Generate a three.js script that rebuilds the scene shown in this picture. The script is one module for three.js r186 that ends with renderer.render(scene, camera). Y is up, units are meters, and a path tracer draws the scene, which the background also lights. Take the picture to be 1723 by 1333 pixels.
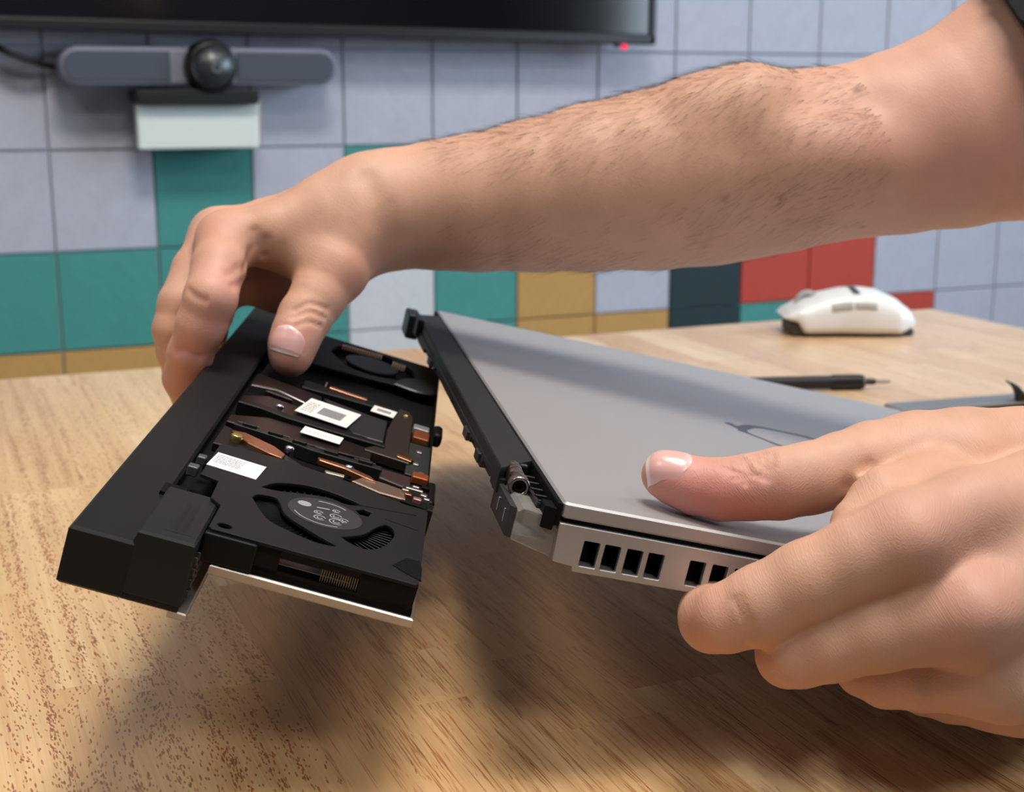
import * as THREE from 'three';
import { RoundedBoxGeometry } from 'three/addons/geometries/RoundedBoxGeometry.js';
import { mergeGeometries } from 'three/addons/utils/BufferGeometryUtils.js';
import { RectAreaLightUniformsLib } from 'three/addons/lights/RectAreaLightUniformsLib.js';
import { ImprovedNoise } from 'three/addons/math/ImprovedNoise.js';

// ---------------------------------------------------------------- camera, sky, lights, exposure
const scene = new THREE.Scene();
const V3 = (x, y, z) => new THREE.Vector3(x, y, z);
const TABLE = 0.74;                                   // height of the table top
const EYE = V3(0, TABLE + 0.205, 2.158), PITCH = 0.2175, YAW = 0.4067, FOCAL = 2324;
const FW = V3(Math.sin(YAW) * Math.cos(PITCH), -Math.sin(PITCH), -Math.cos(YAW) * Math.cos(PITCH));
const RT = V3(Math.cos(YAW), 0, Math.sin(YAW)), UP = RT.clone().cross(FW);
const camera = new THREE.PerspectiveCamera(2 * Math.atan(666.5 / FOCAL) * 180 / Math.PI, 1723 / 1333, 0.05, 30);
camera.position.copy(EYE);
camera.lookAt(EYE.clone().add(FW));
camera.focus = 0.43;
camera.userData.fStop = 20;
scene.add(camera);

const renderer = new THREE.WebGLRenderer({ antialias: true });
renderer.toneMapping = THREE.LinearToneMapping;
renderer.toneMappingExposure = 2.25;
renderer.shadowMap.enabled = true;
RectAreaLightUniformsLib.init();
scene.background = new THREE.Color(0.62, 0.78, 1.0);   // the overcast sky outside the window

const PANELS = [[0.3, 1.8, 13], [1.5, 1.85, 2.4], [-1.0, 1.85, 3], [0.4, 3.3, 8]];   // ceiling panels: x, z, strength
const CEIL = 2.6, PANEL_SIZE = 0.6;
for (const [x, z, power] of PANELS) {
  const l = new THREE.RectAreaLight(new THREE.Color(1.0, 0.93, 0.84), power, PANEL_SIZE - 0.04, PANEL_SIZE - 0.04);
  l.position.set(x, CEIL - 0.03, z); l.rotation.x = -Math.PI / 2; l.name = 'ceiling_panel_glow';
  scene.add(l);
}
const dayLight = new THREE.RectAreaLight(new THREE.Color(0.72, 0.86, 1.0), 2.6, 2.6, 1.3);   // daylight in the window of the right wall
dayLight.position.set(2.98, 1.5, 2.3); dayLight.rotation.y = Math.PI / 2; dayLight.name = 'window_daylight';
scene.add(dayLight);

// ---------------------------------------------------------------- helpers
let seed = 7;
const rnd = () => { seed = (seed + 0x6d2b79f5) | 0; let t = Math.imul(seed ^ (seed >>> 15), 1 | seed); t = (t + Math.imul(t ^ (t >>> 7), 61 | t)) ^ t; return ((t ^ (t >>> 14)) >>> 0) / 4294967296; };
const noise = new ImprovedNoise();
const used = new Map();
function numbered(n) { const k = used.get(n) || 0; used.set(n, k + 1); return k ? n + '_' + String(k).padStart(3, '0') : n; }
function put(o, name, parent) { o.name = numbered(name); o.castShadow = o.receiveShadow = true; (parent || scene).add(o); return o; }
function mesh(name, geo, mat, parent) { return put(new THREE.Mesh(Array.isArray(geo) ? join(geo) : geo, mat), name, parent); }
function thing(name, label, category, parent) { const g = new THREE.Group(); put(g, name, parent); g.userData = { label, category }; return g; }
function structure(name, geo, mat) { const m = mesh(name, geo, mat); m.userData.kind = 'structure'; return m; }
function join(list) {
  const a = list.map((g) => { const q = g.index ? g.toNonIndexed() : g; for (const k of Object.keys(q.attributes)) if (!['position', 'normal', 'uv'].includes(k)) q.deleteAttribute(k); if (!q.attributes.uv) q.setAttribute('uv', new THREE.BufferAttribute(new Float32Array(q.attributes.position.count * 2), 2)); return q; });
  return a.length === 1 ? a[0] : mergeGeometries(a);
}
const box = (w, h, d, x = 0, y = 0, z = 0) => new THREE.BoxGeometry(w, h, d).translate(x, y, z);
const rbox = (w, h, d, r, x = 0, y = 0, z = 0, s = 2) => new RoundedBoxGeometry(w, h, d, s, r).translate(x, y, z);
const std = (color, roughness = 0.6, metalness = 0, more = {}) => new THREE.MeshStandardMaterial({ color, roughness, metalness, ...more });
const phy = (color, roughness = 0.6, metalness = 0, more = {}) => new THREE.MeshPhysicalMaterial({ color, roughness, metalness, ...more });
// a plate with a chamfered upper rim: base centred on the origin in x and z, from y = 0 up to y = h
function chamferPlate(w, d, h, c, uvAt = [0, 0]) {
  const X = w / 2, Z = d / 2, p = [], uv = [];
  const tri = (a, b, e) => { for (const q of [a, b, e]) { p.push(...q); uv.push(q[0] + uvAt[0], q[2] + uvAt[1]); } };
  const quad = (a, b, e, f) => { tri(a, b, e); tri(a, e, f); };
  const ring = (y, k) => [[-X + k, y, Z - k], [X - k, y, Z - k], [X - k, y, -Z + k], [-X + k, y, -Z + k]];
  const a = ring(0, 0), b = ring(h - c, 0), t = ring(h, c);
  quad(...t);
  for (let i = 0; i < 4; i++) { const j = (i + 1) % 4; quad(b[i], b[j], t[j], t[i]); quad(a[i], a[j], b[j], b[i]); }
  quad(a[3], a[2], a[1], a[0]);
  const g = new THREE.BufferGeometry();
  g.setAttribute('position', new THREE.Float32BufferAttribute(p, 3));
  g.setAttribute('uv', new THREE.Float32BufferAttribute(uv, 2));
  g.computeVertexNormals();
  return g;
}
// grid surface: f(i, j) -> [x, y, z]
function surface(nu, nv, f, closeU = false) {
  const p = [], uv = [], ix = [], W = nv + 1;
  for (let i = 0; i <= nu; i++) for (let j = 0; j <= nv; j++) { p.push(...f(i / nu, j / nv)); uv.push(i / nu, j / nv); }
  for (let i = 0; i < nu; i++) for (let j = 0; j < nv; j++) { const a = i * W + j, b = a + W; ix.push(a, b, b + 1, a, b + 1, a + 1); }
  const g = new THREE.BufferGeometry();
  g.setAttribute('position', new THREE.Float32BufferAttribute(p, 3));
  g.setAttribute('uv', new THREE.Float32BufferAttribute(uv, 2));
  g.setIndex(ix); g.computeVertexNormals();
  return g;
}
const shapeOf = (pts) => new THREE.Shape(pts.map((q) => new THREE.Vector2(q[0], q[1])));
function smoothOutline(pts, n = 6) { return new THREE.SplineCurve([...pts, pts[0]].map((q) => new THREE.Vector2(q[0], q[1]))).getPoints(pts.length * n).slice(0, -1).map((q) => [q.x, q.y]); }
// extrude a plan outline given as [across, along] and lay it flat: across -> x, along -> -z, from y0 up to y1
function slab(pts, y0, y1, bevel = 0, holes = []) {
  const s = shapeOf(pts);
  for (const h of holes) s.holes.push(new THREE.Path(h.map((q) => new THREE.Vector2(q[0], q[1]))));
  const g = new THREE.ExtrudeGeometry(s, { depth: Math.max(1e-5, y1 - y0 - 2 * bevel), bevelEnabled: bevel > 0, bevelSize: bevel, bevelThickness: bevel, bevelOffset: -bevel, bevelSegments: 1, curveSegments: 10, steps: 1 });
  return g.rotateX(-Math.PI / 2).translate(0, y0 + bevel, 0);
}
const mm = (pts) => pts.map((q) => [q[0] / 1000, q[1] / 1000]);
const ringPts = (cx, cy, r, n = 40, a0 = 0) => Array.from({ length: n }, (_, i) => [cx + r * Math.cos(a0 + i / n * 2 * Math.PI), cy + r * Math.sin(a0 + i / n * 2 * Math.PI)]);
const tube = (pts, r, n = 24, m = 8) => new THREE.TubeGeometry(new THREE.CatmullRomCurve3(pts.map((q) => V3(...q))), n, r, m);
const lathe = (prof, n = 32) => new THREE.LatheGeometry(prof.map((q) => new THREE.Vector2(q[0], q[1])), n);
function canvasTexture(w, h, draw, srgb = true, repeat = true) {
  const c = document.createElement('canvas'); c.width = w; c.height = h;
  draw(c.getContext('2d'), w, h);
  const t = new THREE.CanvasTexture(c);
  if (srgb) t.colorSpace = THREE.SRGBColorSpace;
  if (repeat) t.wrapS = t.wrapT = THREE.RepeatWrapping;
  return t;
}
function greyTexture(n, f, srgb = false) {
  const d = new Uint8Array(n * n * 4);
  for (let y = 0; y < n; y++) for (let x = 0; x < n; x++) { const v = Math.max(0, Math.min(255, f(x / n, y / n) * 255)), o = (y * n + x) * 4; d[o] = d[o + 1] = d[o + 2] = v; d[o + 3] = 255; }
  const t = new THREE.DataTexture(d, n, n, THREE.RGBAFormat); t.magFilter = THREE.LinearFilter; t.wrapS = t.wrapT = THREE.RepeatWrapping; if (srgb) t.colorSpace = THREE.SRGBColorSpace; t.needsUpdate = true; return t;
}
// noise that repeats after one unit
function tiled(u, v, f, z = 0) { const a = 2 * Math.PI; return noise.noise(Math.cos(u * a) * f / a + 9.3, Math.sin(u * a) * f / a + 4.1 + Math.cos(v * a) * f / a, Math.sin(v * a) * f / a + z); }
// ---------------------------------------------------------------- the room
const ROOM = { x0: -1.9, x1: 3.0, z1: 5.2 };
const plaster = std(0x77787c, 0.9), floorMat = std(0x5c5a56, 0.7), ceilMat = std(0xb4b3ae, 0.95), groutMat = std(0xb2b6c6, 0.9);
structure('floor', box(5.3, 0.1, 5.6, 0.55, -0.05, 2.55), floorMat);
structure('wall_left', box(0.15, CEIL, 5.4, ROOM.x0 - 0.075, CEIL / 2, 2.55), plaster);
structure('wall_front', box(5.3, CEIL, 0.15, 0.55, CEIL / 2, ROOM.z1 + 0.075), std(0x6f747c, 0.9));
{ // right wall with a window opening, z 1.0 .. 3.6, y 0.85 .. 2.15
  const x = ROOM.x1 + 0.075, parts = [box(0.15, 0.85, 5.4, x, 0.425, 2.55), box(0.15, CEIL - 2.15, 5.4, x, (CEIL + 2.15) / 2, 2.55), box(0.15, 1.3, 1.15, x, 1.5, 0.425), box(0.15, 1.3, 1.65, x, 1.5, 4.425)];
  structure('wall_right', parts, plaster);
  const w = new THREE.Group(); put(w, 'window_1'); w.userData.kind = 'structure';
  const frame = [box(0.06, 0.05, 2.6, x, 0.875, 2.3), box(0.06, 0.05, 2.6, x, 2.125, 2.3), box(0.06, 1.2, 0.05, x, 1.5, 1.025), box(0.06, 1.2, 0.05, x, 1.5, 3.575), box(0.05, 1.2, 0.04, x, 1.5, 2.3)];
  mesh('window_frame', frame, std(0xe8e8e8, 0.5), w);
  const glass = phy(0xffffff, 0.02, 0, { transmission: 1, thickness: 0, ior: 1.5 });
  mesh('window_pane', box(0.004, 1.2, 1.2, x, 1.5, 1.665), glass, w);
  mesh('window_pane', box(0.004, 1.2, 1.2, x, 1.5, 2.935), glass, w);
}
{ // ceiling with openings for the light panels is a plain slab; the panels hang just below it
  structure('ceiling', box(5.3, 0.1, 5.6, 0.55, CEIL + 0.05, 2.55), ceilMat);
  const where = ['straight above the laptop', 'above the right end of the table', 'above the left end of the table', 'behind the camera'];
  PANELS.forEach(([x, z], i) => {
    const t = thing('ceiling_light', 'square ceiling light panel ' + where[i], 'light');
    t.position.set(x, CEIL, z);
    const h = PANEL_SIZE / 2;
    mesh('light_frame', [box(PANEL_SIZE, 0.028, 0.02, 0, -0.014, h - 0.01), box(PANEL_SIZE, 0.028, 0.02, 0, -0.014, 0.01 - h), box(0.02, 0.028, PANEL_SIZE - 0.04, h - 0.01, -0.014, 0), box(0.02, 0.028, PANEL_SIZE - 0.04, 0.01 - h, -0.014, 0)], std(0xdddddd, 0.5), t);
    mesh('light_diffuser', box(PANEL_SIZE - 0.04, 0.012, PANEL_SIZE - 0.04, 0, -0.016, 0), std(0xffffff, 0.8, 0, { emissive: new THREE.Color(1, 0.95, 0.88), emissiveIntensity: 1.2 }), t);
  });
}
// the tiled wall: tile (column k, row r); column 0 starts at x = 0.18885, row 1 hangs below y = 1.0092
const wallBack = new THREE.Group(); put(wallBack, 'wall_back'); wallBack.userData.kind = 'structure';
mesh('wall_base', box(5.3, CEIL, 0.15, 0.55, CEIL / 2, -0.083), groutMat, wallBack);
{
  const mottle = greyTexture(256, (u, v) => 0.95 + 0.015 * tiled(u, v, 9) + 0.02 * tiled(u, v, 23, 3) + 0.025 * tiled(u, v, 70, 5), true);
  const rough = greyTexture(256, (u, v) => 0.5 + 0.3 * tiled(u, v, 60, 2) + 0.2 * tiled(u, v, 110, 8));
  for (const t of [mottle, rough]) t.repeat.set(3.3, 3.3);
  const tileMat = (c) => std(c, 0.62, 0, { map: mottle, bumpMap: rough, bumpScale: 0.00003 });
  const M = { l: tileMat(0xc4c7d6), w: tileMat(0xdfe2e6), t: tileMat(0x4a9d96), y: tileMat(0xcfa05c), g: tileMat(0x183439), r: tileMat(0xcc4836) };
  const map = { '1,2': 't', '-1,3': 't', '0,3': 't', '1,3': 't', '2,3': 't', '3,3': 'w', '4,3': 't', '5,3': 'y', '7,3': 'g', '8,3': 'r', '9,3': 'r', '-1,4': 'y', '0,4': 'y', '1,4': 'y', '2,4': 't', '3,4': 'w', '4,4': 't', '5,4': 'y', '6,4': 'y', '7,4': 'g', '8,4': 't', '9,4': 't', '10,4': 'r', '-2,3': 't', '-2,4': 'y', '-3,3': 'y', '3,2': 't', '6,5': 't', '8,5': 'y', '9,5': 'r' };
  const P = 0.15, variants = [0, 1, 2, 3].map((i) => chamferPlate(P - 0.0028, P - 0.0028, 0.008, 0.0012, [i * 0.17 + 0.08, i * 0.11 + 0.08]).rotateX(Math.PI / 2));
  const rest = [];
  for (let r = -9; r <= 7; r++) for (let k = -13; k <= 18; k++) {
    const x = 0.18885 + (k + 0.5) * P, y = 1.00917 - (r - 0.5) * P;
    const near = k >= -4 && k <= 15 && r >= -5 && r <= 6;
    if (!near) { rest.push(variants[0].clone().translate(x, y, -0.008)); continue; }
    const m = mesh('tile', variants[Math.floor(rnd() * 4)], M[map[k + ',' + r] || 'l'], wallBack);
    m.position.set(x, y, -0.008);
  }
  const m = mesh('tile_field', rest, M.l, wallBack); m.userData.kind = 'stuff';
}
// ---------------------------------------------------------------- the table
const table = thing('table', 'pale butcher block table of long glued wood staves filling the foreground', 'table');
{
  const kinds = [];
  for (let i = 0; i < 8; i++) {
    const flecked = i < 4, W = 256, H = 2048;                    // 44 mm x 352 mm
    kinds.push(canvasTexture(W, H, (g) => {
      const base = [[228, 195, 146], [223, 187, 138], [231, 199, 152], [220, 183, 134], [227, 193, 145], [221, 185, 136], [232, 201, 155], [218, 180, 132]][i];
      g.fillStyle = `rgb(${base})`; g.fillRect(0, 0, W, H);
      const blade = (x, y, w, h, lean) => { g.beginPath(); g.moveTo(x, y); g.quadraticCurveTo(x + lean / 2 + w, y + h / 2, x + lean, y + h); g.quadraticCurveTo(x + lean / 2 - w, y + h / 2, x, y); g.fill(); };
      for (let k = 0; k < 150; k++) {                            // broad soft figure along the grain
        const a = 0.03 + rnd() * 0.06; g.fillStyle = rnd() < 0.55 ? `rgba(160,108,62,${a})` : `rgba(250,230,194,${a})`;
        blade(rnd() * W, rnd() * H - 300, 4 + rnd() * 30, 250 + rnd() * 1200, (rnd() - 0.5) * 40);
      }
      const bands = Array.from({ length: 5 }, () => [rnd() * W, 8 + rnd() * 22, (rnd() - 0.5) * 30]);   // growth bands carrying more pores
      for (let k = 0; k < 1300; k++) {                           // fine fibres
        g.fillStyle = rnd() < 0.6 ? `rgba(150,98,56,${0.05 + rnd() * 0.12})` : `rgba(252,236,206,${0.06 + rnd() * 0.12})`;
        blade(rnd() * W, rnd() * H - 60, 0.5 + rnd() * 0.8, 60 + rnd() * 260, (rnd() - 0.5) * 5);
      }
      const n = flecked ? 3900 : 1500;                           // the open pores
      for (let k = 0; k < n; k++) {
        const y = rnd() * H; let x = rnd() * W;
        if (rnd() < 0.55) { const b = bands[Math.floor(rnd() * 5)]; x = b[0] + b[2] * Math.sin(y / 300) + (rnd() + rnd() - 1) * b[1]; x = (x % W + W) % W; }
        if (rnd() > 0.62 + 0.6 * noise.noise(x / 120 + i * 7, y / 380, i * 3.3)) continue;
        const big = rnd() * rnd(), h = flecked ? 9 + big * 26 : 22 + big * 260, w = flecked ? 2.1 + rnd() * 2 : 1.2 + rnd() * 1.6;
        g.fillStyle = `rgba(${120 + rnd() * 42},${64 + rnd() * 30},${26 + rnd() * 20},${flecked ? 0.5 + rnd() * 0.45 : 0.25 + rnd() * 0.45})`;
        const lean = (rnd() - 0.5) * (flecked ? 2.5 : 6) + Math.sin(y / 300 + i) * 1.5; blade(x, y, w, h, lean); if (x > W - 8) blade(x - W, y, w, h, lean);
      }
    }));
  }
  const wood = [];
  kinds.forEach((map, i) => { map.repeat.set(1 / 0.044, 1 / 0.352); for (const tint of [0xffffff, 0xf9f4ec, 0xf4ebe0]) wood.push({ i, m: phy(tint, 0.5, 0, { map, clearcoat: 1, clearcoatRoughness: 0.32, sheen: 1, sheenRoughness: 0.45, sheenColor: new THREE.Color(1, 0.97, 0.95), bumpMap: map, bumpScale: 0.00003 }) }); });
  const x1 = 0.89121, z0 = 1.10818, z1 = 1.915, W = 0.03744, T = 0.026;
  mesh('board_core', box(x1 + 0.6 - 0.004, T - 0.003, z1 - z0 - 0.004, (x1 - 0.6) / 2, TABLE - T / 2 - 0.0025, (z0 + z1) / 2), std(0xa9835a, 0.7), table);
  const fixed = { 19: [1.69783], 18: [1.78037], 20: [1.6], 17: [1.45] };   // stave columns counted from the right edge
  for (let c = 0; ; c++) {
    const xr = x1 - c * W, xl = Math.max(-0.6, xr - W); if (xr - xl < 0.006) break;
    let cuts = fixed[c] ? [...fixed[c]] : [z0 + 0.08 + rnd() * 0.26];
    const add = () => { let b = cuts[cuts.length - 1] + 0.2 + rnd() * 0.18; while (b < z1 - 0.04) { cuts.push(b); b += 0.2 + rnd() * 0.18; } let a = cuts[0] - 0.2 - rnd() * 0.18; while (a > z0 + 0.04) { cuts.unshift(a); a -= 0.2 + rnd() * 0.18; } };
    add();
    cuts = [z0, ...cuts, z1];
    for (let k = 0; k + 1 < cuts.length; k++) {
      const a = cuts[k], b = cuts[k + 1], xm = (xl + xr) / 2;
      const wantFlecks = xm < 0.13 ? rnd() < 0.9 : rnd() < 0.2;
      const pool = wood.filter((q) => (q.i < 4) === wantFlecks), pick = pool[Math.floor(rnd() * pool.length)];
      const g = chamferPlate(xr - xl, b - a, 0.006, 0.00008, [rnd() * 0.3, rnd() * 0.5]);
      const m = mesh('stave', g, pick.m, table); m.position.set(xm, TABLE - 0.006 + (rnd() - 0.5) * 0.00003, (a + b) / 2);
    }
  }
  const leg = std(0x2a2b2d, 0.5, 0.3);
  for (const [x, z] of [[x1 - 0.05, z0 + 0.05], [x1 - 0.05, z1 - 0.05], [-0.55, z0 + 0.05], [-0.55, z1 - 0.05]]) mesh('leg', rbox(0.05, TABLE - T - 0.001, 0.05, 0.004, x, (TABLE - T) / 2, z), leg, table);
}
// ---------------------------------------------------------------- television, conference camera and box on the wall
{
  const tv = thing('television', 'large black wall-mounted television cut off by the top edge of the picture', 'television');
  tv.position.set(1.154, 1.0195, 0.08); tv.rotation.z = -0.0085;
  const W = 1.24, H = 0.71, black = std(0x17191c, 0.38), b = 0.012;
  mesh('bezel', [rbox(W, 0.017, 0.022, 0.003, -W / 2, 0.0085, -0.008), rbox(W, b, 0.022, 0.003, -W / 2, H - b / 2, -0.008), rbox(b, H, 0.022, 0.003, -b / 2, H / 2, -0.008), rbox(b, H, 0.022, 0.003, -W + b / 2, H / 2, -0.008)], black, tv);
  mesh('screen', box(W - 0.018, H - 0.02, 0.004, -W / 2, H / 2 + 0.002, -0.004), phy(0x050608, 0.12, 0, { clearcoat: 0.6, clearcoatRoughness: 0.1 }), tv);
  mesh('back_cover', rbox(W - 0.02, H - 0.02, 0.03, 0.01, -W / 2, H / 2, -0.034), black, tv);
  mesh('wall_bracket', box(0.4, 0.3, 0.032, -W / 2, H / 2, -0.064), black, tv);
  mesh('indicator', [new THREE.SphereGeometry(0.0062, 16, 10).scale(1, 0.8, 0.8).translate(-0.0585, -0.0042, 0.0)], std(0x8e0f22, 0.3, 0, { emissive: new THREE.Color(0.9, 0.02, 0.09), emissiveIntensity: 0.55 }), tv).userData.label = 'glowing red indicator';
  const led = new THREE.PointLight(new THREE.Color(1, 0.05, 0.1), 0.0004); led.position.set(1.0955, 1.0135, 0.0925); led.name = 'indicator_glow'; led.castShadow = true; scene.add(led);
  mesh('indicator_mount', rbox(0.022, 0.008, 0.014, 0.002, -0.062, -0.001, -0.005), black, tv);

  const cable = mesh('cable', tube([[0.12, 1.012, 0.02], [0.135, 1.0, 0.045], [0.16, 0.99, 0.05], [0.19, 0.981, 0.035], [0.214, 0.978, 0.008]], 0.005, 40, 8), std(0x15161a, 0.6));
  cable.userData = { label: 'thick black cable drooping from the television to the conference camera', category: 'cable' };

  const cam = thing('conference_camera', 'grey bar-shaped conference camera with a round black lens below the television', 'camera');
  cam.position.set(0.405, 0.9785, 0.06);
  const shell = std(0x868898, 0.55), cloth = std(0x4f5561, 0.95, 0, { bumpMap: greyTexture(128, (u, v) => 0.5 + 0.5 * Math.sin(u * 400) * Math.sin(v * 400)), bumpScale: 0.0003 });
  const pill = (L, r) => { const s = new THREE.Shape(); s.absarc(L / 2 - r, 0, r, -Math.PI / 2, Math.PI / 2); s.absarc(-L / 2 + r, 0, r, Math.PI / 2, Math.PI * 1.5); return s; };
  const ext = (s, d, bv) => new THREE.ExtrudeGeometry(s, { depth: d - 2 * bv, bevelEnabled: true, bevelSize: bv, bevelThickness: bv, bevelOffset: -bv, bevelSegments: 3, curveSegments: 16 }).translate(0, 0, bv);
  mesh('body', ext(pill(0.402, 0.027), 0.07, 0.006).translate(0, 0.001, -0.045), shell, cam);
  const half = (sgn) => { const r = 0.0215, L = 0.196, o = [[0.048, -r], [0.048, r]]; for (let i = 0; i <= 14; i++) { const a = Math.PI / 2 - i / 14 * Math.PI; o.push([L - r + r * Math.cos(a), r * Math.sin(a)]); } return slab(o.map((q) => [q[0] * sgn, q[1]]), 0, 0.006, 0.0015).rotateX(Math.PI / 2).translate(0, 0.001, 0.0215); };
  mesh('speaker_grille', half(-1), cloth, cam); mesh('speaker_grille', half(1), cloth, cam);
  const lensShell = lathe([[0, -0.03], [0.03, -0.03], [0.0375, -0.015], [0.0385, 0.012], [0.036, 0.026], [0.0315, 0.031], [0.027, 0.0285]], 48).rotateX(Math.PI / 2).translate(0.008, 0.0015, 0.02);
  mesh('lens_housing', lensShell, std(0x0c0d10, 0.35), cam);
  mesh('lens_glass', new THREE.SphereGeometry(0.042, 40, 16, 0, 2 * Math.PI, 0, 0.76).rotateX(Math.PI / 2).translate(0.011, 0.0, 0.0495 - 0.0305), phy(0x2a3138, 0.35, 0.1, { clearcoat: 0.8, clearcoatRoughness: 0.3 }), cam);
  mesh('lens_pupil', lathe([[0, 0], [0.005, 0], [0.0055, 0.0008], [0.007, 0.001], [0.0072, 0]], 28).rotateX(Math.PI / 2).translate(0.012, -0.001, 0.0605), std(0x70767c, 0.4, 0.4), cam);
  const foot = new THREE.Shape(); foot.moveTo(-0.1, 0.0105); foot.lineTo(0.077, 0.0105); foot.lineTo(0.077, -0.003); foot.quadraticCurveTo(0.076, -0.0105, 0.066, -0.0105); foot.lineTo(-0.088, -0.0105); foot.quadraticCurveTo(-0.098, -0.0105, -0.1, 0.0);
  mesh('mounting_foot', ext(foot, 0.085, 0.002).translate(0, -0.0425, -0.045), std(0x101216, 0.45), cam);

  const cover = thing('wall_box', 'small white box on the wall just under the conference camera', 'box');
  cover.position.set(0.3955, 0.8935, 0);
  mesh('box_body', rbox(0.178, 0.064, 0.022, 0.003, 0, 0, 0.069), std(0xdfe8e4, 0.6), cover);
  mesh('box_back', rbox(0.13, 0.07, 0.058, 0.002, 0.033, 0.005, 0.0295), std(0x9c938c, 0.7), cover);
}
// ---------------------------------------------------------------- mouse, screwdriver and panel on the far part of the table
{
  const mouse = thing('mouse', 'white wireless computer mouse standing near the far right corner of the table', 'mouse');
  const L = 0.117, ease = (tab) => (s) => { for (let i = 1; i < tab.length; i++) if (s <= tab[i][0]) { const a = tab[i - 1], b = tab[i], t = (s - a[0]) / (b[0] - a[0]), q = t * t * (3 - 2 * t) * 0.35 + t * 0.65; return a[1] + (b[1] - a[1]) * q; } return tab[tab.length - 1][1]; };
  const hgt = ease([[0, 0.0165], [0.05, 0.022], [0.16, 0.0295], [0.3, 0.0352], [0.45, 0.0388], [0.58, 0.0395], [0.7, 0.0378], [0.82, 0.032], [0.92, 0.0235], [0.98, 0.0145], [1, 0.009]]);
  const bot = ease([[0, 0.0155], [0.06, 0.013], [0.1, 0.012], [0.15, 0.0022], [0.2, 0.0012], [0.86, 0.0012], [0.93, 0.0055], [1, 0.0085]]);
  const wid = ease([[0, 0.018], [0.04, 0.0235], [0.15, 0.0275], [0.4, 0.0268], [0.65, 0.0305], [0.82, 0.029], [0.93, 0.022], [0.98, 0.013], [1, 0.002]]);
  const skin = (s, t, grow = 0) => {
    const a = t * 2 * Math.PI, c = Math.cos(a), n = Math.sin(a), h = hgt(s), b = bot(s), w = wid(s) + grow, m = b + (h - b) * 0.42;
    const x = w * Math.sign(c) * Math.pow(Math.abs(c), 0.62), y = n >= 0 ? m + (h + grow - m) * Math.pow(n, 0.8) : m - (m - b) * Math.pow(-n, 0.45);
    return [s * L - L / 2, y, x];
  };
  const white = phy(0xd9dbdd, 0.38, 0, { clearcoat: 0.2, clearcoatRoughness: 0.3 }), grey = std(0xa3a09e, 0.45), dark = std(0x33302e, 0.6);
  mesh('shell', surface(64, 56, (i, j) => skin(0.0001 + i * 0.9998, j)), white, mouse);
  const patch = (s0, s1, t0, t1, lift) => surface(10, 6, (i, j) => { const q = skin(s0 + (s1 - s0) * i, t0 + (t1 - t0) * j); const r = skin(s0 + (s1 - s0) * i, t0 + (t1 - t0) * j, lift); const e = (i < 0.01 || i > 0.99 || j < 0.01 || j > 0.99) ? 0 : 1; return e ? r : q; });
  mesh('side_button', patch(0.335, 0.49, 0.035, 0.092, 0.0011), grey, mouse); mesh('side_button', patch(0.5, 0.66, 0.04, 0.088, 0.0011), grey, mouse);
  mesh('mode_button', [0, 1].map(() => surface(6, 8, (i, j) => { const q = skin(0.49 + 0.05 * i + Math.abs(j - 0.5) * 0.02, 0.16 + 0.1 * j, 0.0004); return q; })), std(0x59666c, 0.5), mouse);
  mesh('scroll_wheel', new THREE.TorusGeometry(0.0085, 0.0028, 10, 28).translate(-L / 2 + 0.2 * L, 0.0262, 0), std(0x9a9ca0, 0.5), mouse);
  mesh('front_base', [rbox(0.017, 0.0125, 0.043, 0.003, -L / 2 + 0.0145, 0.0064, 0)], dark, mouse);
  mesh('rear_base', [rbox(0.016, 0.006, 0.036, 0.002, L / 2 - 0.0125, 0.0032, 0)], std(0x3a4a5c, 0.5), mouse);
  mesh('glide_pad', [rbox(0.085, 0.0012, 0.04, 0.0005, 0, 0.0006, 0, 1)], std(0x2a2a2a, 0.7), mouse);
  mouse.position.set(0.73422, TABLE, 1.18641); mouse.rotation.y = -0.405;

  const sd = thing('screwdriver', 'slim black screwdriver lying on the table behind the laptop lid', 'screwdriver');
  const rubber = std(0x17181a, 0.55), steel = std(0xa8a29a, 0.35, 0.9), lay = (prof) => lathe(prof, 24).rotateZ(-Math.PI / 2);
  mesh('handle', lay([[0, -0.1], [0.0026, -0.1], [0.0038, -0.095], [0.0046, -0.03], [0.0047, 0.0], [0.0047, 0.0005]]), rubber, sd);
  mesh('collar', lay([[0.0046, 0], [0.0053, 0.001], [0.0053, 0.021], [0.0047, 0.0235], [0.0024, 0.0245], [0, 0.0245]]), std(0x0f1012, 0.45), sd);
  mesh('bit_holder', lay([[0.0022, 0.0245], [0.0022, 0.031], [0.0012, 0.0325]]), std(0x4d4a47, 0.4, 0.8), sd);
  mesh('bit', lay([[0.0012, 0.032], [0.0012, 0.041], [0.0004, 0.0435], [0, 0.0435]]), steel, sd);
  sd.position.set(0.5805, TABLE + 0.0053, 1.3755); sd.rotation.y = -0.334;

  const pan = thing('metal_panel', 'thin grey metal panel lying on the table between laptop lid and front hand', 'panel');
  mesh('top_sheet', [rbox(0.21, 0.0022, 0.021, 0.0006, 0, 0.0092, 0)], std(0x9a9da0, 0.42, 0.75), pan);
  mesh('underside', [rbox(0.208, 0.008, 0.0205, 0.001, 0, 0.004, 0)], std(0x0c0c0d, 0.6), pan);
  pan.position.set(0.6615, TABLE, 1.4835); pan.rotation.y = -0.1;
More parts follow.
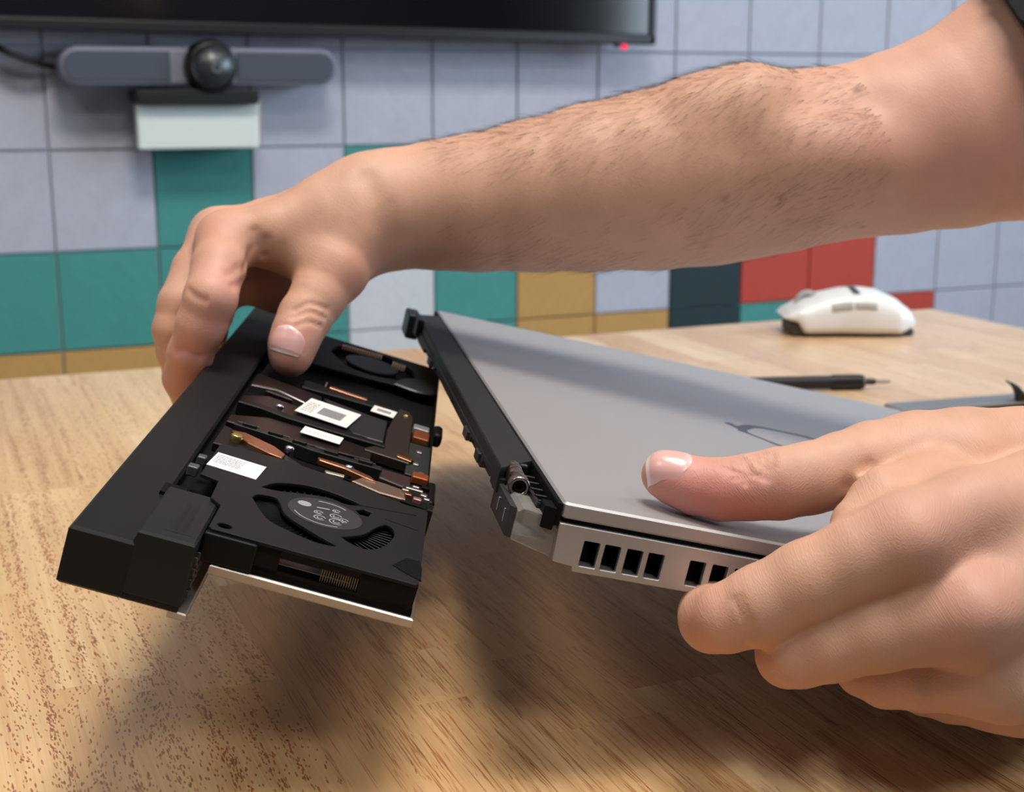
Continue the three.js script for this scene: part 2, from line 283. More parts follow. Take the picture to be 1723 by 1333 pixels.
  const hook = mesh('ribbon_cable', [slab(smoothOutline([[0.006, 0], [0.0055, 0.004], [0.003, 0.009], [-0.001, 0.0128], [0.005, 0.0105], [0.010, 0.006], [0.016, 0.002], [0.03, 0.0012], [0.03, 0]], 4), 0, 0.008, 0.001).rotateX(Math.PI / 2)], std(0x141518, 0.5));
  hook.userData = { label: 'black end of a ribbon cable curling up on the grey metal panel', category: 'cable' };
  hook.position.set(0.637, TABLE + 0.0103, 1.484); hook.rotation.set(0, -0.3, 0);
}
// ---------------------------------------------------------------- laptop: x across from the hinge edge, y out of the lid, -z along the hinge edge
function poseBy(o, p, across, normal, along) { o.matrix.makeBasis(V3(...across), V3(...normal), V3(...along).negate()); o.matrix.setPosition(V3(...p)); o.matrix.decompose(o.position, o.quaternion, o.scale); }
const laptop = thing('laptop', 'closed silver laptop held tilted in the front hand with its hinge edge exposed', 'laptop');
poseBy(laptop, [0.16556, 0.82869, 1.81116], [0.94173, -0.23506, 0.24059], [0.22705, 0.97198, 0.06091], [0.24817, 0.00273, -0.96871]);
const grain = greyTexture(256, (u, v) => 0.5 + 0.35 * (rnd() - 0.5) + 0.15 * tiled(u, v, 120));
grain.repeat.set(60, 60);
const aluminium = std(0xbcbbbd, 0.55, 0.9, { bumpMap: grain, bumpScale: 0.00004, roughnessMap: null });
const blackPlastic = std(0x1a1b1d, 0.5), deepBlack = phy(0x060607, 0.7, 0, { specularIntensity: 0.3 });
{
  const LW = 0.3566, LD = 0.275, t = laptop;
  const rr = (x0, y0, x1, y1, r) => { const o = []; for (const [cx, cy, a] of [[x1 - r, y0 + r, -0.5], [x1 - r, y1 - r, 0], [x0 + r, y1 - r, 0.5], [x0 + r, y0 + r, 1]]) for (let i = 0; i <= 4; i++) { const q = (a + i / 8) * Math.PI; o.push([cx + r * Math.cos(q), cy + r * Math.sin(q)]); } return o; };
  mesh('lid', [slab(rr(0.0004, 0, LD, LW, 0.002), -0.0048, 0, 0.0007)], aluminium, t);
  mesh('gasket', [slab(rr(0.002, 0.0015, LD - 0.002, LW - 0.002, 0.002), -0.0064, -0.0047)], deepBlack, t);
  // base shell: top deck, floor, far and front walls
  mesh('base_shell', [box(LD - 0.002, 0.0012, LW - 0.004, LD / 2, -0.0069, -LW / 2), box(LD - 0.012, 0.0012, LW - 0.004, LD / 2 + 0.004, -0.0192, -LW / 2), box(LD - 0.004, 0.0125, 0.002, LD / 2, -0.0131, -LW + 0.001), box(0.002, 0.0125, LW - 0.004, LD - 0.0015, -0.0131, -LW / 2), box(0.0015, 0.0115, LW - 0.052, 0.0025, -0.0128, -LW / 2 - 0.024)], aluminium, t);
  const side = shapeOf([[0.0006, -0.0063], [LD, -0.0063], [LD, -0.0202], [0.0078, -0.0202], [0.0075, -0.0187], [0.0013, -0.0181]]);
  const starts = [0.0092, 0.0157, 0.0226, 0.0293, 0.0424, 0.0496, 0.0567, 0.0638, 0.0769, 0.0838];
  for (const v of starts) { const w = 0.0050, r = 0.0004, y0 = -0.0181, y1 = -0.0103; const h = new THREE.Path(); h.moveTo(v + r, y0); h.lineTo(v + w - r, y0); h.quadraticCurveTo(v + w, y0, v + w, y0 + r); h.lineTo(v + w, y1 - r); h.quadraticCurveTo(v + w, y1, v + w - r, y1); h.lineTo(v + r, y1); h.quadraticCurveTo(v, y1, v, y1 - r); h.lineTo(v, y0 + r); h.quadraticCurveTo(v, y0, v + r, y0); side.holes.push(h); }
  mesh('vent_panel', [new THREE.ExtrudeGeometry(side, { depth: 0.0018, bevelEnabled: true, bevelSize: 0.00025, bevelThickness: 0.00025, bevelOffset: -0.00025, bevelSegments: 1, curveSegments: 3 }).translate(0, 0, -0.00205)], aluminium, t);
  mesh('vent_duct', [box(0.09, 0.0105, 0.001, 0.05, -0.0135, -0.0075), ...[0.0078, 0.0147, 0.0215, 0.0284, 0.0356, 0.041, 0.0484, 0.0556, 0.0627, 0.07].map((v) => box(0.0004, 0.0095, 0.005, v, -0.0138, -0.0046))], deepBlack, t);
  mesh('lid_trim', [slab([[-0.0012, 0.0008], [0.0004, 0.0002], [0.0004, 0.356], [-0.0012, 0.356]], -0.0075, -0.0006, 0.0002), slab([[-0.0046, 0.002], [-0.0012, 0.0004], [-0.0012, 0.008], [-0.0046, 0.008]], -0.0092, -0.0022, 0.0003)], deepBlack, t);
  // hinge cover bar along the hinge edge, open at its near end
  mesh('hinge_cover', [slab([[-0.0144, 0.0285], [-0.0012, 0.0463], [-0.0012, 0.335], [-0.0137, 0.323]], -0.0058, 0.0002, 0.0005), slab([[-0.013, 0.05], [-0.0012, 0.05], [-0.0012, 0.33], [-0.013, 0.318]], -0.009, -0.0056)], phy(0x222325, 0.5, 0, { specularIntensity: 0.5 }), t);
  const lower = [[0.0285, -0.004], [0.0285, -0.0082], [0.0345, -0.0088], [0.04, -0.007], [0.059, -0.0062], [0.0605, -0.0085], [0.063, -0.0098], [0.074, -0.0098], [0.0765, -0.0088], [0.0785, -0.0062], [0.09, -0.0062], [0.092, -0.0085], [0.106, -0.0085], [0.109, -0.0064], [0.15, -0.0062], [0.152, -0.0075], [0.176, -0.0078], [0.179, -0.0062], [0.215, -0.0064], [0.217, -0.008], [0.24, -0.008], [0.244, -0.0066], [0.262, -0.0068], [0.264, -0.009], [0.29, -0.009], [0.3, -0.0085], [0.318, -0.006], [0.318, -0.004]];
  const low = new THREE.ExtrudeGeometry(shapeOf(lower), { depth: 0.006, bevelEnabled: true, bevelSize: 0.0003, bevelThickness: 0.0003, bevelOffset: -0.0003, bevelSegments: 1 }).rotateY(Math.PI / 2).translate(-0.0141, 0, 0);
  mesh('connector_rail', [low], std(0x141517, 0.55), t);
  for (const [u, l] of [[0.068, 0.008], [0.099, 0.01], [0.232, 0.012]]) mesh('connector_tab', [rbox(0.0016, 0.0035, l, 0.0004, -0.0146, -0.0071, -u, 1)], std(0x26282b, 0.4), t);
  mesh('hinge_end_block', [rbox(0.0065, 0.0125, 0.022, 0.0012, -0.0166, -0.0042, -0.316), rbox(0.004, 0.009, 0.018, 0.001, -0.0148, -0.002, -0.3)], std(0x1b2128, 0.4), t);
  // hinge barrel
  const steel = std(0x8f8782, 0.28, 1), prof = [[0, 0], [0.0026, 0], [0.0029, 0.0004], [0.0029, 0.0035], [0.0026, 0.0038], [0.0026, 0.0052], [0.0029, 0.0055], [0.0029, 0.0088], [0.00265, 0.0092], [0.00265, 0.0102], [0.0029, 0.0106], [0.0029, 0.015], [0.0026, 0.0153], [0.0026, 0.0165], [0.0029, 0.0168], [0.0029, 0.0205], [0.0034, 0.0212], [0.0034, 0.0256], [0.003, 0.0264], [0.0022, 0.0266], [0.0019, 0.025]];
  const barrel = mesh('hinge_barrel', [lathe(prof, 32).rotateX(Math.PI / 2).translate(0, 0, -0.0266).scale(1, 1, 0.72)], steel, t);
  barrel.position.set(-0.0094, -0.0029, -0.0186); barrel.rotation.set(0.03, -0.03, 0);
  mesh('barrel_core', [lathe([[0.0019, 0], [0.0019, 0.001], [0.001, 0.0011], [0.0009, -0.001], [0, -0.001]], 20).rotateX(Math.PI / 2).translate(0, 0, -0.0014)], deepBlack, barrel);
  mesh('hinge_bracket', [slab([[-0.0135, 0.0445], [-0.0012, 0.0445], [-0.0012, 0.003], [-0.0035, 0.003], [-0.0052, 0.012], [-0.0135, 0.028]], -0.0092, -0.0066), ...[0.036, 0.029, 0.022, 0.015, 0.009].map((u) => rbox(0.004, 0.0038, 0.0012, 0.0003, -0.0032, -0.0049, -u, 1)), box(0.0011, 0.0045, 0.038, -0.0052, -0.0058, -0.026)], std(0x0b0c0d, 0.5), t);
  mesh('bracket_arm', [rbox(0.0035, 0.0012, 0.0018, 0.0004, -0.0053, -0.0013, -0.0405, 1)], std(0x3a3a3c, 0.4), t);
  // cloudy plastic cover below the barrel and the dark bracket with two clips on its left
  const cover = shapeOf([[-0.0118, -0.0058], [-0.0105, -0.0046], [-0.0042, -0.0052], [-0.0034, -0.0062], [-0.0031, -0.0085], [-0.001, -0.0088], [0.0004, -0.0072], [0.0011, -0.0178], [-0.0119, -0.0146]]);
  mesh('clear_cover', [new THREE.ExtrudeGeometry(cover, { depth: 0.03, bevelEnabled: true, bevelSize: 0.0003, bevelThickness: 0.0003, bevelOffset: -0.0003, bevelSegments: 1 }).translate(0, 0, -0.0325)], phy(0xd6d2ce, 0.35, 0, { transmission: 0.8, thickness: 0, ior: 1.45 }), t).userData.label = 'cloudy translucent plastic cover';
  mesh('cover_rib', [box(0.0105, 0.0008, 0.02, -0.0062, -0.0138, -0.014), box(0.006, 0.004, 0.001, -0.006, -0.0085, -0.006)], std(0x8b8a8c, 0.5), t);
  mesh('dark_bracket', [slab([[-0.0136, 0.006], [-0.0119, 0.004], [-0.0119, 0.034], [-0.0136, 0.034]], -0.0148, -0.0052, 0.0003)], std(0x2c2c2d, 0.45), t);
  for (const u of [0.0105, 0.022]) mesh('clip', [rbox(0.0006, 0.0042, 0.0009, 0.0002, -0.01385, -0.0098, -u, 1)], std(0xe0e0e0, 0.25, 1), t);
  // logo: gear ring with a long pointed tooth
  const gear = [];
  for (let i = 0; i < 96; i++) { const a = i / 96 * 2 * Math.PI; gear.push([0.1425 + 0.0245 * Math.cos(a) * (1 + 0.05 * Math.cos(6 * a)), 0.179 + 0.0215 * Math.sin(a) * (1 + 0.05 * Math.cos(6 * a))]); }
  const inner = ringPts(0.1425, 0.179, 0.001, 64).map((q, i) => { const a = i / 64 * 2 * Math.PI; return [0.1425 + 0.0222 * Math.cos(a) * (1 + 0.035 * Math.cos(6 * a)), 0.179 + 0.0182 * Math.sin(a) * (1 + 0.035 * Math.cos(6 * a))]; });
  const ink = std(0x4b4f5a, 0.45, 0.4);
  const lg = mesh('logo', [slab(gear, 0.00002, 0.00012, 0, [inner]), slab(mm([[112.5, 190.5], [115.8, 193.4], [117.6, 188.2], [123, 195], [128, 198.4], [127, 195.5], [122.6, 189], [119.6, 182], [118.2, 176], [114.5, 178], [116, 182]]), 0.00003, 0.00013)], ink, t);
  lg.userData.label = 'grey gear-shaped logo with a pointed tooth';
}
// ---------------------------------------------------------------- cooling module: x across from the plate edge, y out of the plate, -z along the module
const module_ = thing('cooling_module', 'black cooling module with two fans, heat pipes and white labels held in the rear hand', 'module');
poseBy(module_, [0.12352, 0.8069, 1.80387], [0.89165, -0.29156, 0.34635], [0.26119, 0.95615, 0.13249], [0.36979, 0.02767, -0.9287]);
{
  const ebony = (c, r) => phy(c, r, 0, { specularIntensity: 0.35 });
  const t = module_, matte = ebony(0x1b1c1d, 0.5), gloss = ebony(0x121314, 0.36), dark = deepBlack, pipe = std(0x2b2223, 0.36, 0.75), brown = std(0x3d322e, 0.42, 0.6), copper = std(0xb07a5e, 0.3, 0.9), silver = std(0xb9b6b4, 0.3, 0.9), frame = ebony(0x0f1011, 0.45);
  // hinge bar
  mesh('bar', [slab([[-0.0968, -0.0118], [-0.0785, -0.0118], [-0.0785, 0.335], [-0.0968, 0.335]], -0.0226, -0.0052, 0.0009), slab([[-0.0795, -0.0115], [-0.0628, -0.0115], [-0.0628, 0.33], [-0.0795, 0.33]], -0.0226, -0.0105, 0.0006)], ebony(0x1c1c1d, 0.48), t);
  mesh('end_block', [slab([[-0.0785, -0.0122], [-0.0625, -0.0122], [-0.0625, 0.0215], [-0.0655, 0.0275], [-0.0785, 0.0275]], -0.0205, -0.0012, 0.0007)], ebony(0x212222, 0.46), t);
  const print = canvasTexture(256, 64, (g, w, h) => { g.fillStyle = '#202121'; g.fillRect(0, 0, w, h); g.strokeStyle = '#0c0c0d'; g.lineWidth = 3; for (const y of [22, 40]) for (let x = 16; x < 236; x += 7 + rnd() * 7) { g.beginPath(); g.moveTo(x, y - 7); g.lineTo(x + 4 * rnd(), y + 7); g.moveTo(x, y); g.lineTo(x + 5, y + 3); g.stroke(); } }, true, false);
  const pm = new THREE.PlaneGeometry(0.026, 0.008).rotateX(-Math.PI / 2).rotateY(Math.PI / 2).translate(-0.0685, -0.00112, -0.006);
  mesh('embossed_print', [pm], phy(0xffffff, 0.46, 0, { map: print, specularIntensity: 0.35 }), t);
  mesh('bar_notch', [box(0.007, 0.0012, 0.0085, -0.0775, -0.0047, -0.033)], dark, t);
  mesh('bar_clip', [rbox(0.0035, 0.0035, 0.004, 0.0006, -0.0752, -0.0016, -0.0475, 1), rbox(0.003, 0.003, 0.0035, 0.0006, -0.0745, -0.0012, -0.058, 1)], std(0x55565a, 0.35, 0.4), t);
  mesh('bar_connector', Array.from({ length: 11 }, (_, i) => rbox(0.0014, 0.0025, 0.0011, 0.0003, -0.0622, -0.0085 - (i % 4) * 0.0034, 0.0055 - Math.floor(i / 4) * 0.004, 1)), std(0x26282a, 0.35), t);
  mesh('bar_shoe', [slab([[-0.0655, -0.0112], [-0.0602, -0.0112], [-0.0602, 0.06], [-0.0655, 0.06]], -0.0245, -0.0222, 0.0004)], std(0xb4aea9, 0.4, 0.8), t);
  mesh('trench', [slab([[-0.0795, 0.02], [-0.0605, 0.02], [-0.0605, 0.29], [-0.0795, 0.29]], -0.0108, -0.0095)], dark, t);
  // bottom shell and tray
  mesh('bottom_shell', [slab([[-0.0585, -0.001], [0.0014, -0.001], [0.0014, 0.276], [-0.0585, 0.276]], -0.0134, -0.0102, 0.0005)], std(0xbdb9b5, 0.38, 0.85), t);
  mesh('tray', [slab([[-0.0745, 0.0002], [0.0004, 0.0002], [0.0004, 0.274], [-0.0745, 0.274]], -0.0104, -0.0086), slab([[-0.0745, 0.066], [-0.0002, 0.066], [-0.0002, 0.222], [-0.0745, 0.222]], -0.0088, -0.0042)], dark, t);
  mesh('side_wall', [box(0.001, 0.008, 0.272, -0.0004, -0.0048, -0.137), box(0.074, 0.009, 0.001, -0.0375, -0.005, -0.2732), box(0.058, 0.0022, 0.001, -0.031, -0.0085, -0.0008), box(0.021, 0.0082, 0.001, -0.0505, -0.0048, -0.0008), box(0.016, 0.0082, 0.001, -0.0085, -0.0048, -0.0008), box(0.058, 0.0024, 0.001, -0.031, -0.002, -0.0008)], ebony(0x08080a, 0.5), t);
  mesh('exhaust_fins', [...Array.from({ length: 18 }, (_, i) => box(0.0003, 0.0042, 0.004, -0.0275 + i * 0.0007, -0.0056, -0.0032)), box(0.022, 0.0002, 0.004, -0.03, -0.0056, -0.0034)], std(0x77716c, 0.35, 0.8), t);
  // near fan
  const plate = mm([[-61.7, 1.2], [-60.6, 0.2], [-0.8, -0.1], [0, 0.8], [0.6, 64.9], [0, 66.4], [-6.7, 66.2], [-16.1, 68.9], [-24.8, 72.8], [-36.2, 75], [-50, 77.5], [-67.1, 76.3], [-71.8, 75], [-72, 42], [-66, 40], [-65.4, 24], [-61.7, 20]]);
  const cTop = smoothOutline(mm([[-53.2, 44.6], [-49.6, 52.1], [-42.6, 57.2], [-35.3, 58.8], [-27.1, 57], [-21.4, 53.8], [-26, 50.7], [-32, 52.2], [-39.5, 49.6], [-47.3, 45.8]]));
  const cLeft = smoothOutline(mm([[-54.2, 33.6], [-53, 37.6], [-47.9, 39.3], [-45.6, 34.7], [-42.8, 26.8], [-36, 20.5], [-30.6, 16.3], [-25.6, 12.6], [-31.5, 11.2], [-40.1, 14.3], [-47.5, 19.5]]));
  const cRight = smoothOutline(mm([[-25.0, 20.9], [-18.6, 28.1], [-15.0, 37.4], [-11.6, 42.3], [-9.2, 35.7], [-11.5, 24.0], [-16.1, 17.0], [-21.0, 17.4]]));
  const rivet = ringPts(-0.0577, 0.0047, 0.0021, 20), slot = mm([[-22.7, 47.4], [-20.2, 50.5], [-17.6, 49.6], [-18.4, 44.9], [-21, 44.6]]);
  const near = mesh('fan_cover', [slab(plate, -0.0012, 0, 0.0002, [cTop, cLeft, cRight, rivet, slot])], matte, t);
  near.userData.label = 'nearer fan cover with three curved openings';
  const hub = [-0.0316, 0.0368];
  mesh('fan_sticker', [slab(ringPts(hub[0], hub[1], 0.0118, 40), -0.0001, 0.0001)], std(0x333436, 0.45, 0.2), near);
  const marks = []; // bright embossed scribbles on the sticker
  const arc = (cx, cy, r, a0, a1, w) => { const o = [], n = 10; for (let i = 0; i <= n; i++) { const a = a0 + (a1 - a0) * i / n; o.push([cx + r * Math.cos(a), cy + r * Math.sin(a)]); } for (let i = n; i >= 0; i--) { const a = a0 + (a1 - a0) * i / n; o.push([cx + (r - w) * Math.cos(a), cy + (r - w) * Math.sin(a)]); } return slab(o, 0.0001, 0.0002); };
  marks.push(slab(ringPts(hub[0] - 0.007, hub[1] + 0.0035, 0.0022, 14), 0.0001, 0.0002));
  for (const [x, y, r] of [[-0.002, -0.001, 0.0016], [-0.0012, -0.0052, 0.002], [0.0035, -0.0005, 0.0021], [0.004, -0.005, 0.0024], [0.0032, 0.0042, 0.0014], [0.0062, -0.0022, 0.0016]]) { marks.push(arc(hub[0] + x, hub[1] + y, r, 0.3, 5.6, 0.0004)); marks.push(arc(hub[0] + x, hub[1] + y, r * 0.5, 2.3, 6.2, 0.0004)); }
  marks.push(arc(hub[0], hub[1], 0.0105, 3.6, 5.2, 0.0004), arc(hub[0], hub[1], 0.0098, 0.9, 1.9, 0.0005), slab([[hub[0] - 0.003, hub[1] + 0.0035], [hub[0] + 0.001, hub[1] + 0.0045], [hub[0] + 0.001, hub[1] + 0.0038], [hub[0] - 0.003, hub[1] + 0.0028]], 0.0001, 0.0002));
  mesh('sticker_print', marks, std(0x9b9c9e, 0.4), near);
  const blades = (cx, cy, r0, r1, n) => { const o = [lathe([[0, -0.0072], [r0, -0.0072], [r0, -0.0016], [0, -0.0016]], 30).translate(cx, 0, -cy)]; for (let i = 0; i < n; i++) { const a = i / n * 2 * Math.PI; o.push(box(r1 - r0, 0.0045, 0.0003, (r1 + r0) / 2, -0.0048, 0).rotateX(0.35).rotateY(a).translate(cx, 0, -cy)); } return o; };
  const fb = mesh('fan_blades', blades(hub[0], hub[1], 0.0122, 0.0228, 59), std(0x1f2022, 0.34), t); fb.userData.kind = 'stuff';
  mesh('cover_recess', [slab(mm([[-8.5, 9.5], [-4.5, 17.8], [-0.6, 18.4], [0.4, 13], [0.5, 3.2], [-3.9, 5.6]]), -0.0002, 0.0002, 0)], dark, near);
  mesh('cover_groove', [slab(mm([[-22.5, 53], [-3, 58.5], [-3, 58.1], [-22.5, 52.5]]), -0.0001, 0.00008), slab(mm([[-13, 47], [-2, 44.5], [-2, 44.1], [-13, 46.6]]), -0.0001, 0.00008)], dark, near);
  mesh('housing_step', rbox(0.0155, 0.009, 0.003, 0.0008, -0.0545, -0.0055, -0.0002, 1), frame, t);
  mesh('corner_post', slab(mm([[0, 66], [2.2, 66], [2.2, 72], [0, 72]]), -0.009, 0.0005, 0.0003), frame, t);
  // labels
  const label = (name, pts, h, lines) => {
    const P = mm(pts), c = [(P[0][0] + P[2][0]) / 2, (P[0][1] + P[2][1]) / 2], wx = Math.abs(P[1][0] - P[0][0]), wz = Math.abs(P[3][1] - P[0][1]);
    const tex = canvasTexture(256, Math.max(32, Math.round(256 * wz / wx)), (g, w, hh) => { g.fillStyle = '#e6e5e4'; g.fillRect(0, 0, w, hh); lines(g, w, hh); }, true, false);
    const m = mesh(name, [box(wx, 0.0002, wz)], std(0xffffff, 0.4, 0, { map: tex }), t); m.position.set(c[0], h, -c[1]); m.rotation.y = Math.atan2(P[1][1] - P[0][1], P[1][0] - P[0][0]); return m;
  };
  const script = (g, x0, y0, x1, y1, rows, col = '#8a8a8c') => { g.strokeStyle = col; const s = (y1 - y0) / rows; g.lineWidth = Math.max(1, s * 0.45); for (let r = 0; r < rows; r++) for (let x = x0; x < x1;) { const l = 4 + rnd() * 16; g.beginPath(); g.moveTo(x, y0 + (r + 0.5) * s); g.lineTo(Math.min(x1, x + l), y0 + (r + 0.5) * s); g.stroke(); x += l + 4; } };
  label('paper_label', [[-52.4, 158.8], [-31.6, 155.3], [-31.6, 131.6], [-52.4, 135.2]], 0.0008, (g, w, h) => { script(g, 14, h * 0.2, w * 0.26, h * 0.85, 6); g.fillStyle = '#8f8e90'; g.fillRect(w * 0.34, h * 0.3, w * 0.46, h * 0.46); script(g, w * 0.36, h * 0.34, w * 0.78, h * 0.74, 5, '#767578'); }).userData.label = 'large white label with a grey printed block';
  label('paper_label', [[-48.6, 119.6], [-33.8, 118.3], [-33.8, 108.6], [-48.6, 110.6]], 0.0008, (g, w, h) => script(g, 16, h * 0.35, w * 0.7, h * 0.75, 3, '#b5b5b8')).userData.label = 'small plain white label';
  label('paper_label', [[-71.4, 65.6], [-55, 64.2], [-55, 49.2], [-71.4, 51]], 0.0002, (g, w, h) => { g.fillStyle = '#f2f2f3'; g.fillRect(0, 0, w, h); script(g, 12, h * 0.12, w * 0.6, h * 0.72, 6, '#6e6e72'); }).userData.label = 'bright white label with fine print on the nearer fan';
  label('paper_label', [[-26.3, 174.6], [-16.7, 173.6], [-16.7, 163.2], [-26.3, 164.4]], 0.0009, (g, w, h) => { g.fillStyle = '#8d8c88'; g.fillRect(w * 0.2, h * 0.28, w * 0.6, h * 0.4); }).userData.label = 'little white label by the brown bracket';
  // heat pipes, running across
  const strip = (name, top, bot, mat, h0, h1, b = 0.0004) => mesh(name, [slab(mm([...top, ...bot.slice().reverse()]), h0, h1, b)], mat, t);
  strip('heat_pipe', [[-74.5, 178], [-55.5, 172.5], [-47, 170]], [[-74.5, 158], [-60, 154], [-47, 152]], pipe, -0.0042, -0.0004);
  strip('heat_pipe', [[-74.5, 141], [-66, 149], [-53.4, 146], [-40, 140], [-25, 131]], [[-74.5, 127], [-62, 129], [-52, 132], [-40, 127], [-25, 123.5]], pipe, -0.0042, -0.0003);
  strip('heat_pipe', [[-74.5, 112], [-61.7, 121], [-48.5, 120.5], [-30, 119.5], [-22, 117]], [[-74.5, 103.5], [-61, 103], [-48, 103], [-30, 104], [-22, 105]], pipe, -0.0042, -0.0003);
  strip('heat_pipe', [[-74.5, 100], [-60, 92], [-50, 86], [-43, 79]], [[-74.5, 78], [-60, 78.8], [-50, 78.6], [-43, 78.2]], std(0x231d1e, 0.4, 0.6), -0.0042, -0.001);
  strip('pipe_edge', [[-74, 157], [-64, 159.2], [-52, 152.4]], [[-74, 154.8], [-64, 157.4], [-52, 150.8]], std(0x8f8b8a, 0.25, 0.9), -0.0042, 0.0006);
  strip('pipe_spine', [[-74.5, 129], [-66, 130.6], [-56, 127.4], [-40, 126.6], [-26, 125.4], [-18, 124]], [[-74.5, 126], [-66, 125.6], [-56, 122.6], [-40, 121.8], [-26, 121.2], [-18, 121]], frame, -0.0042, 0.0012);
  strip('bridge_plate', [[-56, 187], [-30, 183.6], [-16, 181]], [[-56, 175], [-30, 176], [-16, 176]], frame, -0.0042, 0.0);
  strip('bridge_plate', [[-46, 168], [-27, 162], [-19, 160]], [[-31, 131], [-25, 131], [-19, 131]], std(0x202123, 0.42), -0.0042, -0.0002);
  // notched rail
  mesh('rail', [slab(mm([[-71.4, 101.8], [-61.7, 101.1], [-52.2, 99.8], [-43.1, 97.3], [-29.9, 96.6], [-17.6, 96.8], [-17.6, 93.4], [-29.9, 93.2], [-43.1, 93.6], [-52.2, 96.4], [-61.7, 97.8], [-71.4, 98.6]]), -0.0042, 0.0009, 0.0003), ...[[-66, 99.8], [-56.5, 98.6], [-47.5, 96.8], [-36, 95.4], [-23.5, 95.2]].map(([v, u]) => rbox(0.0052, 0.0026, 0.0022, 0.0005, v / 1000, 0.0008, -u / 1000, 1))], ebony(0x1f2022, 0.34), t);
  mesh('rail_highlight', [[-66.5, 101.2], [-55.5, 99.8], [-38, 96.9], [-23.8, 96.7]].map(([v, u]) => box(0.0078, 0.0003, 0.0006, v / 1000, 0.0011, -u / 1000)), std(0x7c7d80, 0.3, 0.7), t);
  // copper springs and contacts
  mesh('copper_spring', [slab(mm([[-71, 91.8], [-66.2, 93.4], [-55, 87.3], [-50.4, 82], [-51, 77.4], [-55.7, 78.6], [-63.8, 83.4]]), -0.0016, 0.0005, 0.0003)], copper, t);
  mesh('copper_spring', [slab(mm([[-39.8, 88.6], [-29, 88], [-20.5, 83.6], [-18.4, 80], [-22, 80.8], [-30, 84.6], [-39, 86]]), -0.0016, 0.0006, 0.0003)], copper, t);
  mesh('spring_screw', [lathe([[0, -0.002], [0.0021, -0.002], [0.0021, 0.0012], [0.0015, 0.0017], [0, 0.0014]], 20).translate(-0.068, 0, -0.0853)], std(0xc9b470, 0.3, 0.9), t);
  for (const [v, u] of [[-49.9, 89.3], [-28.5, 86.4], [-60, 136]]) mesh('steel_pin', [lathe([[0, -0.003], [0.0014, -0.003], [0.0014, 0.0008], [0.0008, 0.0014], [0, 0.0015]], 16).scale(1.25, 1, 1).translate(v / 1000, 0, -u / 1000)], std(0xdfe2ee, 0.2, 1), t);
  mesh('spring_leaf', [slab(mm([[-36, 76.6], [-29.3, 77.4], [-29.3, 75.2], [-35.4, 74.6]]), -0.0006, 0.0006, 0.0002)], std(0xd9cfbf, 0.3, 0.8), t);
  mesh('copper_foil', [slab(mm([[-26.4, 75.4], [-23, 82.4], [-15, 82], [-7.2, 80], [-7.4, 71], [-16.8, 71.2]]), -0.003, 0.0001, 0.0004)], std(0x8a7468, 0.36, 0.7), t);
  mesh('wire_cover', [slab(mm([[-17.6, 98], [-6.4, 97.4], [-6.4, 84], [-17.6, 88]]), -0.004, -0.0001, 0.0005)], std(0x2a1618, 0.5), t);
  mesh('bracket', [slab(mm([[-15.5, 182.7], [-11, 181], [-9.2, 173.6], [-8.9, 123.8], [-6.2, 116.5], [-8.2, 111.6], [-25, 113.6], [-25.3, 115.6], [-18.4, 126.6], [-18.5, 147.8], [-16.8, 170]]), -0.0035, 0.0003, 0.0003)], brown, t);
  mesh('bracket_tip', [slab(mm([[-13, 117.4], [-6.8, 115.6], [-7.6, 112.6], [-13, 114.4]]), 0.0002, 0.0009, 0.0002)], copper, t);
  mesh('bracket_screw', [lathe([[0, -0.002], [0.0016, -0.002], [0.0016, 0.0007], [0, 0.001]], 16).translate(-0.0122, 0, -0.174)], std(0xa08d54, 0.3, 0.9), t);
  mesh('connector', [rbox(0.0066, 0.0032, 0.006, 0.0006, -0.0055, 0.0002, -0.1585, 1)], std(0x8f9092, 0.4, 0.5), t);
  mesh('connector', [rbox(0.0064, 0.003, 0.011, 0.0006, -0.0052, 0.0002, -0.1485, 1)], std(0x8d5034, 0.42, 0.6), t);
  mesh('connector', [rbox(0.006, 0.003, 0.006, 0.0006, -0.0036, 0.0004, -0.0962, 1)], std(0x9a5230, 0.42, 0.6), t);
  mesh('circuit_board', [slab(mm([[-9, 141], [-0.6, 141], [-0.6, 101], [-9, 101]]), -0.0035, -0.0004, 0.0002)], std(0x1c2322, 0.5), t);
  for (const [v, u] of [[-5, 129.5], [-5.6, 113.5], [-3.2, 103.5]]) mesh('solder_pad', [rbox(0.0022, 0.0012, 0.0026, 0.0004, v / 1000, -0.0001, -u / 1000, 1)], silver, t);
  for (const [v, u, w, d, m] of [[-4.6, 84.6, 2.6, 1.6, silver], [-5, 81.4, 6.2, 1.7, silver], [-8, 78.4, 2.6, 1.6, silver], [-1.6, 78, 2.4, 2.4, silver], [-6.9, 74.6, 2.6, 2.2, copper], [-3.6, 72.2, 3, 2.6, std(0xb98a86, 0.35, 0.7)], [-0.4, 74.6, 2.2, 2, silver], [-1.2, 86.6, 3, 2.4, dark]]) mesh('contact', [rbox(w / 1000, 0.0018, d / 1000, 0.0004, v / 1000, 0.0004, -u / 1000, 1)], m, t);
  mesh('contact_base', [slab(mm([[-9, 90], [0.6, 90], [0.6, 68.6], [-9, 70]]), -0.004, -0.0002, 0.0003)], dark, t);
  mesh('edge_tab', rbox(0.0042, 0.006, 0.014, 0.0018, 0.0016, -0.0022, -0.166), frame, t);
  mesh('edge_tab', rbox(0.0034, 0.005, 0.022, 0.0014, 0.0012, -0.0026, -0.088), frame, t);
  mesh('gold_strip', [slab(mm([[-45.5, 186.2], [-29.4, 183.2], [-29.4, 180.4], [-45.4, 183.2]]), 0.0, 0.0006, 0.0002)], std(0xa87a60, 0.34, 0.8), t);
